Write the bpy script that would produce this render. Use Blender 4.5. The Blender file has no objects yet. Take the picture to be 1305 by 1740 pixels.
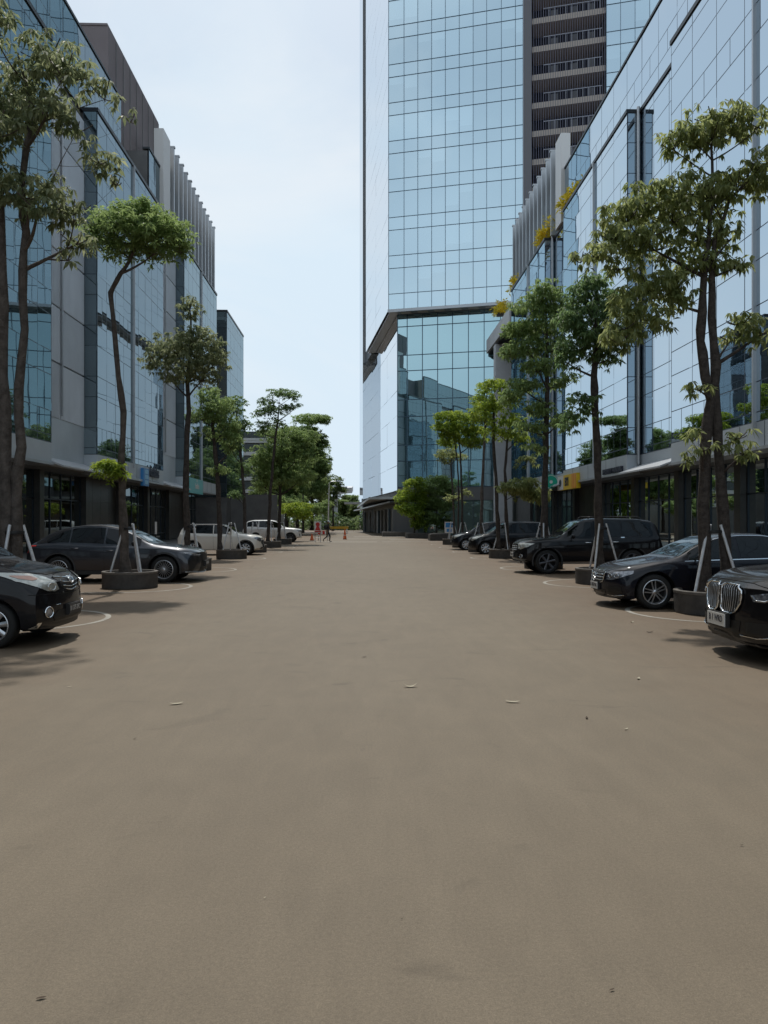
import bpy, bmesh, math, random
import numpy as np
from mathutils import Vector, Matrix
from mathutils.bvhtree import BVHTree
R = math.radians
random.seed(7); rng = np.random.default_rng(7)
S = bpy.context.scene
C = S.collection

# ------------------------------------------------------------------ camera
F, CX, CY, HZ = 1307.0, 652.5, 870.0, 886.0       # focal length and horizon measured in the photograph
PSI, CAMZ = 0.0276, 1.68
cam_d = bpy.data.cameras.new('camera'); cam = bpy.data.objects.new('camera', cam_d); C.objects.link(cam)
cam.location = (0, 0, CAMZ); cam.rotation_euler = (R(90), 0, -PSI)
cam_d.sensor_fit = 'VERTICAL'; cam_d.sensor_height = 36; cam_d.lens = 36 * F / 1740
cam_d.shift_y = (HZ - CY) / 1740
cam_d.clip_start = .1; cam_d.clip_end = 3000
S.camera = cam

# ------------------------------------------------------------------ sky and sun
SUN = Vector((-.07, .44, .885)).normalized()      # towards the sun
sun_el = math.asin(SUN.z); sun_az = math.atan2(SUN.x, SUN.y)
W = bpy.data.worlds.new('World'); S.world = W; W.use_nodes = True
nt = W.node_tree; nt.nodes.clear()
def nd(t, typ, **kw):
    n = t.nodes.new(typ)
    for k, v in kw.items():
        if k.startswith('i_'):
            n.inputs[k[2:].replace('_', ' ')].default_value = v
        else: setattr(n, k, v)
    return n
sky = nd(nt, 'ShaderNodeTexSky'); sky.sky_type = 'NISHITA'; sky.sun_disc = False
sky.sun_elevation = sun_el; sky.sun_rotation = sun_az
sky.air_density = 1.0; sky.dust_density = 3.5; sky.ozone_density = 1.3; sky.altitude = 10
tc = nd(nt, 'ShaderNodeTexCoord'); mp = nd(nt, 'ShaderNodeMapping'); mp.inputs['Scale'].default_value = (1, 1, 1.8)
ns = nd(nt, 'ShaderNodeTexNoise'); ns.inputs['Scale'].default_value = 1.6; ns.inputs['Detail'].default_value = 6; ns.inputs['Roughness'].default_value = .5
rp = nd(nt, 'ShaderNodeValToRGB'); rp.color_ramp.elements[0].position = .38; rp.color_ramp.elements[1].position = .74
rp.color_ramp.elements[0].color = (.50, .50, .50, 1); rp.color_ramp.elements[1].color = (1, 1, 1, 1)
mx = nd(nt, 'ShaderNodeMixRGB'); mx.inputs[2].default_value = (7.1, 8.4, 9.5, 1)
bg = nd(nt, 'ShaderNodeBackground'); bg.inputs['Strength'].default_value = .10
wo = nd(nt, 'ShaderNodeOutputWorld')
L = nt.links.new
L(tc.outputs['Generated'], mp.inputs[0]); L(mp.outputs[0], ns.inputs['Vector']); L(ns.outputs['Fac'], rp.inputs[0])
sz = nd(nt, 'ShaderNodeSeparateXYZ'); L(tc.outputs['Generated'], sz.inputs[0])
hz_ = nd(nt, 'ShaderNodeMapRange'); hz_.inputs[1].default_value = 0; hz_.inputs[2].default_value = .55; hz_.inputs[3].default_value = .40; hz_.inputs[4].default_value = 0; L(sz.outputs[2], hz_.inputs[0])
sa = nd(nt, 'ShaderNodeMath', operation='ADD', use_clamp=True); L(rp.outputs[0], sa.inputs[0]); L(hz_.outputs[0], sa.inputs[1])
L(sa.outputs[0], mx.inputs[0]); L(sky.outputs[0], mx.inputs[1]); n3 = nd(nt, 'ShaderNodeTexNoise'); n3.inputs['Scale'].default_value = 2.3; n3.inputs['Detail'].default_value = 7; n3.inputs['Roughness'].default_value = .55; n3.inputs['Distortion'].default_value = .6; L(mp.outputs[0], n3.inputs['Vector'])
r3 = nd(nt, 'ShaderNodeValToRGB'); r3.color_ramp.elements[0].position = .47; r3.color_ramp.elements[1].position = .72; r3.color_ramp.elements[0].color = (0,0,0,1); r3.color_ramp.elements[1].color = (.75,.75,.75,1); L(n3.outputs['Fac'], r3.inputs[0])
m3 = nd(nt, 'ShaderNodeMixRGB'); m3.inputs[2].default_value = (8.4, 8.9, 9.4, 1); L(r3.outputs[0], m3.inputs[0]); L(mx.outputs[0], m3.inputs[1]); L(m3.outputs[0], bg.inputs[0]); L(bg.outputs[0], wo.inputs[0])
sd = bpy.data.lights.new('sun', 'SUN'); sd.energy = 2.6; sd.angle = R(1.2); sd.color = (1, .955, .88)
so = bpy.data.objects.new('sun', sd); C.objects.link(so); so.rotation_euler = SUN.to_track_quat('Z', 'Y').to_euler(); so.location = (0, 0, 150)
S.view_settings.view_transform = 'Standard'; S.view_settings.look = 'None'; S.view_settings.gamma = 1
S.view_settings.exposure = 0.0
S.cycles.max_bounces = 8; S.cycles.glossy_bounces = 4; S.cycles.diffuse_bounces = 3; S.cycles.transparent_max_bounces = 6
S.cycles.caustics_reflective = False; S.cycles.caustics_refractive = False; S.cycles.sample_clamp_indirect = 4

# ------------------------------------------------------------------ measuring helpers: a pixel of the photograph to a place
def rr(px):                       # X/Y of the ray through a column
    u = (px - CX) / F
    return (u * math.cos(PSI) + math.sin(PSI)) / (math.cos(PSI) - u * math.sin(PSI))
def at(px, py, Y):
    X = rr(px) * Y; d = X * math.sin(PSI) + Y * math.cos(PSI)
    return Vector((X, Y, CAMZ + (HZ - py) * d / F))
def G(px, py):                    # the point of the ground there
    d = CAMZ * F / (py - HZ); a = d * (px - CX) / F
    return Vector((a * math.cos(PSI) + d * math.sin(PSI), d * math.cos(PSI) - a * math.sin(PSI), 0))
def YX(px, X): return X / rr(px)  # distance at which the plane X is met

# ------------------------------------------------------------------ mesh helpers
class MB:
    def __init__(s): s.v = []; s.f = []; s.m = []; s.r = []
    def face(s, pts, mi=0, rnd=0.0):
        b = len(s.v); s.v += [tuple(p) for p in pts]; s.f.append(tuple(range(b, b + len(pts)))); s.m.append(mi); s.r.append(rnd)
    def box(s, a, b, mi=0, rnd=0.0, rot=None, org=None):
        x0, y0, z0 = a; x1, y1, z1 = b
        if x0 > x1: x0, x1 = x1, x0
        if y0 > y1: y0, y1 = y1, y0
        if z0 > z1: z0, z1 = z1, z0
        p = [(x0,y0,z0),(x1,y0,z0),(x1,y1,z0),(x0,y1,z0),(x0,y0,z1),(x1,y0,z1),(x1,y1,z1),(x0,y1,z1)]
        if rot is not None:
            o = Vector(org) if org is not None else Vector((0,0,0))
            p = [tuple(rot @ Vector(q) + o) for q in p]
        n = len(s.v); s.v += p
        for q in ((0,3,2,1),(4,5,6,7),(0,1,5,4),(1,2,6,5),(2,3,7,6),(3,0,4,7)):
            s.f.append(tuple(n + i for i in q)); s.m.append(mi); s.r.append(rnd)
    def grid(s, rows, closed=False, mi=0):
        n = len(s.v); k = len(rows[0])
        for r_ in rows: s.v += [tuple(p) for p in r_]
        for i in range(len(rows) - 1):
            for j in range(k if closed else k - 1):
                a, b = n + i * k + j, n + i * k + (j + 1) % k
                s.f.append((a, b, b + k, a + k)); s.m.append(mi); s.r.append(0.0)
    def tube(s, pts, rad, n=8, cap=True, mi=0, wob=0.0):
        pts = [Vector(p) for p in pts]
        if not hasattr(rad, '__len__'): rad = [rad] * len(pts)
        rows = []
        ref = Vector((0.3, 1, .2)).normalized()
        for i, p in enumerate(pts):
            d = (pts[min(i + 1, len(pts) - 1)] - pts[max(i - 1, 0)]).normalized()
            a = d.cross(ref).normalized(); b = d.cross(a).normalized()
            rows.append([p + (a * math.cos(t) + b * math.sin(t)) * rad[i] * (1 + wob * random.uniform(-1, 1)) for t in [2 * math.pi * k / n for k in range(n)]])
        s.grid(rows, True, mi)
        if cap:
            s.face(rows[0], mi); s.face(rows[-1][::-1], mi)
    def lathe(s, prof, org, axis='z', n=32, mi=0):
        rows = []
        o = Vector(org)
        for (r_, h) in prof:
            row = []
            for k in range(n):
                t = 2 * math.pi * k / n; c, q = r_ * math.cos(t), r_ * math.sin(t)
                row.append(o + (Vector((c, q, h)) if axis == 'z' else Vector((c, h, q))))
            rows.append(row)
        s.grid(rows, True, mi)
    def build(s, name, mats, parent=None, smooth=False, angle=40, loc=None):
        me = bpy.data.meshes.new(name); me.from_pydata(s.v, [], s.f)
        if not isinstance(mats, (list, tuple)): mats = [mats]
        for m in mats: me.materials.append(m)
        me.polygons.foreach_set('material_index', s.m)
        if any(s.r):
            at_ = me.attributes.new('rnd', 'FLOAT', 'FACE'); at_.data.foreach_set('value', s.r)
        bm = bmesh.new(); bm.from_mesh(me); bmesh.ops.recalc_face_normals(bm, faces=bm.faces) if smooth != 'raw' else None
        bm.to_mesh(me); bm.free()
        if smooth and smooth != 'raw':
            me.polygons.foreach_set('use_smooth', [True] * len(me.polygons)); me.set_sharp_from_angle(angle=R(angle))
        me.update()
        o = bpy.data.objects.new(name, me); C.objects.link(o)
        if parent: o.parent = parent
        if loc: o.location = loc
        return o
def tag(o, label=None, cat=None, group=None, kind=None):
    if label: o['label'] = label
    if cat: o['category'] = cat
    if group: o['group'] = group
    if kind: o['kind'] = kind
    return o
def thing(name, label, cat, loc=(0,0,0), rz=0, group=None):
    o = bpy.data.objects.new(name, None); C.objects.link(o); o.location = loc; o.rotation_euler = (0, 0, rz)
    o.empty_display_size = .3
    return tag(o, label, cat, group)
def text_mesh(name, txt, size, mat, parent, mtx, ext=.01, sx=1.0, align='CENTER', bold=0.0):
    cu = bpy.data.curves.new(name, 'FONT'); cu.body = txt; cu.size = size; cu.extrude = ext; cu.align_x = align; cu.align_y = 'CENTER'; cu.offset = bold
    t = bpy.data.objects.new(name, cu); C.objects.link(t)
    bpy.context.view_layer.update()
    me = bpy.data.meshes.new_from_object(t.evaluated_get(bpy.context.evaluated_depsgraph_get()))
    bpy.data.objects.remove(t); me.name = name
    me.transform(mtx @ Matrix.Diagonal((sx, 1, 1, 1))); me.materials.clear(); me.materials.append(mat)
    o = bpy.data.objects.new(name, me); C.objects.link(o); o.parent = parent
    return o
def basis(o, ux, uy):             # matrix: local x -> ux, local y -> uy
    ux = Vector(ux).normalized(); uy = Vector(uy).normalized(); uz = ux.cross(uy)
    m = Matrix((ux, uy, uz)).transposed().to_4x4(); m.translation = Vector(o); return m

# ------------------------------------------------------------------ materials
def mat(name, col=(.5,.5,.5), rough=.5, metal=0, coat=0, spec=.5, noise=None, bump=None, emit=None, coat_r=.03):
    m = bpy.data.materials.new(name); m.use_nodes = True; t = m.node_tree; p = t.nodes['Principled BSDF']
    p.inputs['Base Color'].default_value = (*col, 1); p.inputs['Roughness'].default_value = rough; p.inputs['Metallic'].default_value = metal
    p.inputs['Coat Weight'].default_value = coat; p.inputs['Coat Roughness'].default_value = coat_r; p.inputs['Specular IOR Level'].default_value = spec
    if noise or bump:
        g = nd(t, 'ShaderNodeNewGeometry')
    if noise:                     # (scale, amount, second colour)
        n = nd(t, 'ShaderNodeTexNoise'); n.inputs['Scale'].default_value = noise[0]; n.inputs['Detail'].default_value = 5; n.inputs['Roughness'].default_value = .6
        t.links.new(g.outputs['Position'], n.inputs['Vector'])
        r = nd(t, 'ShaderNodeValToRGB'); r.color_ramp.elements[0].position = .35; r.color_ramp.elements[1].position = .68
        r.color_ramp.elements[0].color = (*col, 1); r.color_ramp.elements[1].color = (*noise[2], 1)
        t.links.new(n.outputs['Fac'], r.inputs[0]); t.links.new(r.outputs[0], p.inputs['Base Color'])
    if bump:
        n2 = nd(t, 'ShaderNodeTexNoise'); n2.inputs['Scale'].default_value = bump[0]; n2.inputs['Detail'].default_value = 4
        t.links.new(g.outputs['Position'], n2.inputs['Vector'])
        b = nd(t, 'ShaderNodeBump'); b.inputs['Strength'].default_value = bump[1]; b.inputs['Distance'].default_value = bump[2]
        t.links.new(n2.outputs['Fac'], b.inputs['Height']); t.links.new(b.outputs[0], p.inputs['Normal'])
    if emit: p.inputs['Emission Color'].default_value = (*emit[0], 1); p.inputs['Emission Strength'].default_value = emit[1]
    return m
def glass(name, tint, base, base2, refl=.55, rough=.012, wob=.0025):
    # coated facade glass: tinted mirror over the dim room (and blinds) behind it; 'rnd' says what hangs behind a pane
    m = bpy.data.materials.new(name); m.use_nodes = True; t = m.node_tree; t.nodes.clear()
    out = nd(t, 'ShaderNodeOutputMaterial'); ms = nd(t, 'ShaderNodeMixShader'); gl = nd(t, 'ShaderNodeBsdfGlossy'); df = nd(t, 'ShaderNodeBsdfDiffuse')
    gl.inputs['Color'].default_value = (*tint, 1); gl.inputs['Roughness'].default_value = rough
    a = nd(t, 'ShaderNodeAttribute'); a.attribute_name = 'rnd'
    mc = nd(t, 'ShaderNodeMixRGB'); mc.inputs[1].default_value = (*base, 1); mc.inputs[2].default_value = (*base2, 1)
    t.links.new(a.outputs['Fac'], mc.inputs[0]); t.links.new(mc.outputs[0], df.inputs['Color'])
    fr = nd(t, 'ShaderNodeFresnel'); fr.inputs[0].default_value = 1.5
    ma = nd(t, 'ShaderNodeMath', operation='MULTIPLY_ADD'); ma.inputs[1].default_value = 1 - refl; ma.inputs[2].default_value = refl
    t.links.new(fr.outputs[0], ma.inputs[0]); t.links.new(ma.outputs[0], ms.inputs[0])
    t.links.new(df.outputs[0], ms.inputs[1]); t.links.new(gl.outputs[0], ms.inputs[2]); t.links.new(ms.outputs[0], out.inputs[0])
    g = nd(t, 'ShaderNodeNewGeometry'); n = nd(t, 'ShaderNodeTexNoise'); n.inputs['Scale'].default_value = .55; n.inputs['Detail'].default_value = 1
    b = nd(t, 'ShaderNodeBump'); b.inputs['Strength'].default_value = 1; b.inputs['Distance'].default_value = wob
    t.links.new(g.outputs['Position'], n.inputs['Vector']); t.links.new(n.outputs['Fac'], b.inputs['Height']); t.links.new(b.outputs[0], gl.inputs['Normal'])
    return m
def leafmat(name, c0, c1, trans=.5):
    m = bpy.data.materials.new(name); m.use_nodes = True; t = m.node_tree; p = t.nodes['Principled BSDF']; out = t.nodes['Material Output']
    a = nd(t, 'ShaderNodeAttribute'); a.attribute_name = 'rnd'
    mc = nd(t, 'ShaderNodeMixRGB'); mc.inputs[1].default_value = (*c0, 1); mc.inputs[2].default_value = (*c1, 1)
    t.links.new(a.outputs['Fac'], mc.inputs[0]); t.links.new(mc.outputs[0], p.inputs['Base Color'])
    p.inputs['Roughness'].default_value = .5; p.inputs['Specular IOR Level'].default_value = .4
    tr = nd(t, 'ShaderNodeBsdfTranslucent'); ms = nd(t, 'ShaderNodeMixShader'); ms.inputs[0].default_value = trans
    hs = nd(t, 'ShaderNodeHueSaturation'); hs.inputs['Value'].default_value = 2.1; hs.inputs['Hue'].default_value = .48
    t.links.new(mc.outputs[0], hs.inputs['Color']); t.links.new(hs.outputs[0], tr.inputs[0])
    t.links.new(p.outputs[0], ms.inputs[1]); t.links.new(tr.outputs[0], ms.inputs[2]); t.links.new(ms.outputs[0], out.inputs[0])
    return m
M = {}
M['glass_r'] = glass('facade_glass_right', (.53,.62,.69), (.03,.05,.065), (.45,.52,.56), .66, wob=.0014)
M['glass_l'] = glass('facade_glass_left', (.44,.53,.575), (.02,.035,.042), (.16,.22,.25), .48, wob=.0028)
M['glass_t'] = glass('tower_glass', (.78,.93,1.0), (.20,.33,.43), (.60,.86,1.0), .62, wob=.002)
M['glass_tl'] = glass('tower_lower_glass', (.62,.86,.92), (.012,.04,.05), (.3,.5,.55), .62, wob=.002)
M['glass_w'] = glass('pale_side_glass', (.80,.84,.88), (.42,.46,.50), (.65,.7,.75), .7)
M['glass_shop'] = glass('shop_glass', (.66,.74,.74), (.006,.007,.007), (.12,.105,.08), .16, wob=.0015)
M['mull'] = mat('mullion_dark', (.045,.06,.08), .4, .6)
M['mull_r'] = mat('mullion_blue_grey', (.06,.08,.11), .4, .5)
M['mull_w'] = mat('mullion_pale', (.36,.40,.46), .4, .4)
M['panel_l2'] = mat('pale_ribbed_panel', (.78,.84,.90), .5, .1, noise=(.5, 1, (.70,.76,.82)))
M['screen'] = mat('screen_dark', (.10,.125,.135), .35, .3)
M['mull_l'] = mat('mullion_grey', (.07,.095,.115), .4, .5)
M['cap'] = mat('parapet_metal', (.03,.035,.04), .4, .5)
M['pale'] = mat('pale_metal', (.50,.52,.54), .38, .55, noise=(.4, 1, (.44,.46,.48)))
M['panel_l'] = mat('grey_ribbed_panel', (.64,.70,.75), .5, .1, noise=(.5, 1, (.56,.61,.66)))
M['fascia'] = mat('fascia_metal', (.56,.61,.65), .42, .2, noise=(.6, 1, (.49,.54,.58)))
M['awning'] = mat('awning_white', (.52,.54,.56), .4, .1)
M['soffit'] = mat('soffit_grey', (.17,.17,.17), .6)
M['mull_t'] = mat('mullion_steel_blue', (.07,.12,.17), .4, .4)
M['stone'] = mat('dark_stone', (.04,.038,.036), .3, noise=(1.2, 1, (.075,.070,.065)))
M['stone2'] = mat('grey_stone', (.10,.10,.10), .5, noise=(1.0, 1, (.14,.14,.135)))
M['brown'] = mat('brown_panel', (.165,.140,.145), .75, noise=(.35, 1, (.205,.178,.182)), bump=(3, .3, .02))
M['conc'] = mat('pale_concrete', (.66,.68,.70), .7, noise=(.6, 1, (.56,.58,.60)))
M['slab'] = mat('beige_slab', (.70,.62,.54), .7)
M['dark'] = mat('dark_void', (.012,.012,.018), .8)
M['louvre'] = mat('louvre_metal', (.15,.16,.23), .4, .4)
M['rail'] = mat('rail_metal', (.45,.46,.50), .4, .4)
M['roof'] = mat('roof_grey', (.22,.22,.22), .8)
M['white'] = mat('white_paint', (.75,.75,.74), .5)
M['planter'] = mat('planter_concrete', (.052,.048,.045), .75, noise=(5, 1, (.085,.078,.07)), bump=(30, .5, .01))
M['planter_rim'] = mat('planter_rim_concrete', (.17,.155,.135), .8, noise=(9, 1, (.11,.10,.09)))
M['soil'] = mat('soil', (.10,.055,.03), .95, noise=(12, 1, (.05,.03,.02)), bump=(30, 1, .03))
M['galv'] = mat('galvanised_pole', (.72,.74,.76), .42, .15, noise=(7, 1, (.56,.58,.60)))
M['bark'] = mat('bark', (.035,.028,.024), .9, noise=(9, 1, (.085,.070,.060)), bump=(28, .9, .03))
M['bark2'] = mat('bark_pale', (.060,.050,.043), .9, noise=(7, 1, (.135,.115,.10)), bump=(28, .9, .03))
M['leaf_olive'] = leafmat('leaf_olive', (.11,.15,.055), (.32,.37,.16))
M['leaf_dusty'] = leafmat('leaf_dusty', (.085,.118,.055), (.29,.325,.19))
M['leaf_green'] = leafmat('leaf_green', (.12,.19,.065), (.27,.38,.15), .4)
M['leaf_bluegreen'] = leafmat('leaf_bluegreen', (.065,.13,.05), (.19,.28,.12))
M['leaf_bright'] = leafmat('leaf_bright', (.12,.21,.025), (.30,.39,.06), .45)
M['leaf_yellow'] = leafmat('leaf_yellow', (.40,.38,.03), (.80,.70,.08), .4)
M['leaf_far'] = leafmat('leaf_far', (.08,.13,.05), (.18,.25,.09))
M['orange'] = mat('orange_plastic', (.80,.16,.05), .5)
M['red'] = mat('red_paint', (.60,.03,.025), .45)
M['yellow'] = mat('yellow_sign', (.85,.55,.02), .45)
M['green_s'] = mat('green_sign', (.01,.42,.28), .4)
M['teal_s'] = mat('teal_sign', (.13,.52,.54), .35)
M['blue_s'] = mat('blue_sign', (.05,.26,.60), .35)
M['blue2'] = mat('pale_blue_sign', (.25,.55,.80), .35)
M['ink'] = mat('dark_lettering', (.015,.02,.04), .5)
M['black'] = mat('black_plastic', (.012,.012,.012), .55)
M['yline'] = mat('yellow_barrier', (.6,.36,.03), .5)
# ------------------------------------------------------------------ ground
def ground_mat():
    m = bpy.data.materials.new('asphalt'); m.use_nodes = True; t = m.node_tree; p = t.nodes['Principled BSDF']; l = t.links.new
    g = nd(t, 'ShaderNodeNewGeometry'); P = g.outputs['Position']
    def noise(sc, det, rough=.6, stretch=None, dist=0):
        n = nd(t, 'ShaderNodeTexNoise'); n.inputs['Scale'].default_value = sc; n.inputs['Detail'].default_value = det; n.inputs['Roughness'].default_value = rough; n.inputs['Distortion'].default_value = dist
        if stretch:
            mpp = nd(t, 'ShaderNodeMapping'); mpp.inputs['Scale'].default_value = stretch; l(P, mpp.inputs[0]); l(mpp.outputs[0], n.inputs['Vector'])
        else: l(P, n.inputs['Vector'])
        return n.outputs['Fac']
    def ramp(f, a, b, c0, c1):
        r = nd(t, 'ShaderNodeValToRGB'); r.color_ramp.elements[0].position = a; r.color_ramp.elements[1].position = b
        r.color_ramp.elements[0].color = (*c0, 1); r.color_ramp.elements[1].color = (*c1, 1); l(f, r.inputs[0]); return r.outputs[0]
    def mul(a, b, f=1.0):
        x = nd(t, 'ShaderNodeMixRGB', blend_type='MULTIPLY'); x.inputs[0].default_value = f; l(a, x.inputs[1]); l(b, x.inputs[2]); return x.outputs[0]
    base = ramp(noise(.22, 6, .55, (1, .45, 1)), .3, .72, (.166,.131,.089), (.203,.164,.114))
    a = mul(base, ramp(noise(1.7, 5, .65), .3, .7, (.94,.94,.94), (1.05,1.05,1.05)))
    a = mul(a, ramp(noise(4.5, 4, .6, (1, .25, 1), .8), .35, .7, (.93,.925,.92), (1.03,1.03,1.03)))
    a = mul(a, ramp(noise(150, 2, .8), .30, .72, (.74,.74,.74), (1.25,1.25,1.24)))
    a = mul(a, ramp(noise(55, 3, .8), .35, .65, (.86,.86,.86), (1.12,1.12,1.12)))
    # worn reddish bays at the sides, with ragged edges, and old oil stains
    sx = nd(t, 'ShaderNodeSeparateXYZ'); l(P, sx.inputs[0])
    ab = nd(t, 'ShaderNodeMath', operation='ABSOLUTE'); l(sx.outputs[0], ab.inputs[0])
    nn = noise(.7, 4, .6); ad = nd(t, 'ShaderNodeMath', operation='MULTIPLY_ADD'); ad.inputs[1].default_value = 3.2; l(nn, ad.inputs[0]); l(ab.outputs[0], ad.inputs[2])
    mr = nd(t, 'ShaderNodeMapRange'); mr.inputs[1].default_value = 4.2; mr.inputs[2].default_value = 8.2; l(ad.outputs[0], mr.inputs[0])
    mxx = nd(t, 'ShaderNodeMixRGB', blend_type='MULTIPLY'); l(mr.outputs[0], mxx.inputs[0]); l(a, mxx.inputs[1]); mxx.inputs[2].default_value = (.84,.70,.61,1)
    st = ramp(noise(.9, 3, .5, (1, 1.6, 1), 1.5), .64, .74, (1,1,1), (.78,.775,.77))
    a = mul(mxx.outputs[0], st)
    vo = nd(t, 'ShaderNodeTexVoronoi', feature='DISTANCE_TO_EDGE'); vo.inputs['Scale'].default_value = .16; vo.inputs['Randomness'].default_value = 1
    nv = nd(t, 'ShaderNodeTexNoise'); nv.inputs['Scale'].default_value = 1.5; nv.inputs['Detail'].default_value = 4; l(P, nv.inputs['Vector'])
    mv = nd(t, 'ShaderNodeMixRGB', blend_type='ADD'); mv.inputs[0].default_value = .9; l(P, mv.inputs[1]); l(nv.outputs['Color'], mv.inputs[2]); l(mv.outputs[0], vo.inputs['Vector'])
    a = mul(a, ramp(vo.outputs[0], .0, .004, (.95,.95,.95), (1,1,1)), .5)
    l(a, p.inputs['Base Color']); p.inputs['Roughness'].default_value = .70; p.inputs['Specular IOR Level'].default_value = .5
    b = nd(t, 'ShaderNodeBump'); b.inputs['Strength'].default_value = .45; b.inputs['Distance'].default_value = .006; l(noise(180, 3, .7), b.inputs['Height']); l(b.outputs[0], p.inputs['Normal'])
    return m
M['asphalt'] = ground_mat()
M['paving'] = mat('paving', (.12,.115,.11), .7, noise=(.8, 1, (.16,.15,.14)), bump=(40, .4, .005))
M['line'] = mat('road_paint', (.42,.40,.35), .75, noise=(3.5, 1, (.27,.245,.205)))
M['line2'] = mat('road_paint_sunlit', (.78,.77,.72), .7, noise=(3.5, 1, (.60,.58,.53)))  # paler copy of the road paint, sunlight put into its colour
g = MB(); nx, ny = 24, 24
g.face([(-900,-300,0),(900,-300,0),(900,1500,0),(-900,1500,0)])
tag(g.build('ground', M['asphalt']), kind='structure')
for s in (-1, 1):
    p = MB(); p.box((s*10.6, -30, .0), (s*30, 78 if s > 0 else 100, .14)); p.box((s*10.45, -30, 0), (s*10.6, 78 if s > 0 else 100, .16))
    tag(p.build('pavement', M['paving']), kind='structure')
def arc_strip(mb, c, r0, r1, a0, a1, n=48, z=.004):
    A = [a0 + (a1 - a0) * k / n for k in range(n + 1)]
    mb.grid([[(c[0] + r0*math.cos(a), c[1] + r0*math.sin(a), z) for a in A], [(c[0] + r1*math.cos(a), c[1] + r1*math.sin(a), z) for a in A]])

PL = [13.25, 19.75, 26.75, 34.9, 42.1, 49.6, 57.0]       # planters along the left
PR = [14.0, 20.65, 27.3, 35.05, 42.0, 49.5, 55.5]        # and along the right
XPL, XPR = -5.92, 6.45
lm = MB()
for s, L_ in ((-1, PL), (1, PR)):
    for y in L_ + [7.0 if s < 0 else 7.2]:
        X = XPL if s < 0 else XPR
        a0 = math.pi/2 if s < 0 else -math.pi/2
        off = 0 if s < 0 else math.pi
        arc_strip(lm, (X, y), 1.46, 1.55, -math.pi/2 + off, math.pi/2 + off)
        for q in (-1, 1):
            x0, x1 = sorted((X, X + s*3.6))
            lm.face([(x0, y + q*1.46, .004), (x1, y + q*1.46, .004), (x1, y + q*1.55, .004), (x0, y + q*1.55, .004)])
tag(lm.build('parking_markings', M['line']), kind='structure')
lm = MB()
def gline(a, b, w):
    a = Vector(a); b = Vector(b); d = (b - a).normalized(); n = Vector((-d.y, d.x, 0)) * w/2
    lm.face([a - n + Vector((0,0,.004)), b - n + Vector((0,0,.004)), b + n + Vector((0,0,.004)), a + n + Vector((0,0,.004))])
gline((-4.4, 63, 0), (1.2, 62.8, 0), .35); gline((1.6, 63.2, 0), (8.3, 63.2, 0), .22)
gline((-1.0, 84, 0), (5, 84, 0), .5); gline((-2, 74, 0), (5, 74.5, 0), .3); gline((2.5, 70, 0), (6.8, 70, 0), .4)
tag(lm.build('road_line', M['line2']), kind='structure')

# ------------------------------------------------------------------ curtain wall helper
def curtain(par, name, o, ux, width, rows, cols_of, gm, mm, nrm, mw=.04, md=.014, blind=.10, tilt=.0012, rndf=None, z0=0):
    """rows: z levels; cols_of(i): offsets of the joints in row i; panes are set separately, each a hair out of true."""
    o = Vector(o); ux = Vector(ux).normalized(); n = Vector(nrm).normalized()
    g_ = MB(); m_ = MB()
    def bar(u0, u1, za, zb):
        a = o + ux*u0; b = o + ux*u1
        p = [a + n*.0, b, b + n*md, a + n*md]
        q = [Vector((v.x, v.y, za)) for v in p] + [Vector((v.x, v.y, zb)) for v in p]
        k = len(m_.v); m_.v += [tuple(v) for v in q]
        for f in ((0,3,2,1),(4,5,6,7),(0,1,5,4),(1,2,6,5),(2,3,7,6),(3,0,4,7)):
            m_.f.append(tuple(k + i for i in f)); m_.m.append(0); m_.r.append(0.)
    for i in range(len(rows) - 1):
        za, zb = rows[i], rows[i+1]; cs = cols_of(i)
        for j in range(len(cs) - 1):
            u0, u1 = cs[j], cs[j+1]
            tx = random.gauss(0, tilt); tz = random.gauss(0, tilt)
            hw, hh = (u1-u0)/2, (zb-za)/2
            pts = []
            for (u, z, a_, b_) in ((u0, za, -1, -1), (u1, za, 1, -1), (u1, zb, 1, 1), (u0, zb, -1, 1)):
                v = o + ux*u + n*(.012 + a_*hw*tx + b_*hh*tz); pts.append((v.x, v.y, z))
            if rndf: r_ = rndf(i, j)
            else: r_ = random.uniform(.5, .95) if random.random() < blind else random.uniform(.01, .38)
            if isinstance(r_, tuple):     # a roller blind part way down
                f_ = r_[2]; q0 = [pts[0][k_] + (pts[3][k_]-pts[0][k_])*f_ for k_ in range(3)]; q1 = [pts[1][k_] + (pts[2][k_]-pts[1][k_])*f_ for k_ in range(3)]
                g_.face([pts[0], pts[1], q1, q0], 0, r_[1]); g_.face([q0, q1, pts[2], pts[3]], 0, r_[0])
            else: g_.face(pts, 0, r_)
            if j: bar(u0 - mw/2, u0 + mw/2, za + mw/2, zb - mw/2)
    for z in rows: bar(0, width, z - mw/2, z + mw/2)
    bar(0, mw, rows[0], rows[-1]); bar(width - mw, width, rows[0], rows[-1])
    go = g_.build(name, gm, par, smooth='raw')
    m_.build('mullion_grid', mm, go)
    return go
def cols(w, step, half=False):
    n = max(1, round(w/step)); c = [w*k/n for k in range(n+1)]
    if half: c = sorted(set([round(x, 4) for x in c] + [round(w*(k+.5)/n, 4) for k in range(n)]))
    return c

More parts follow.
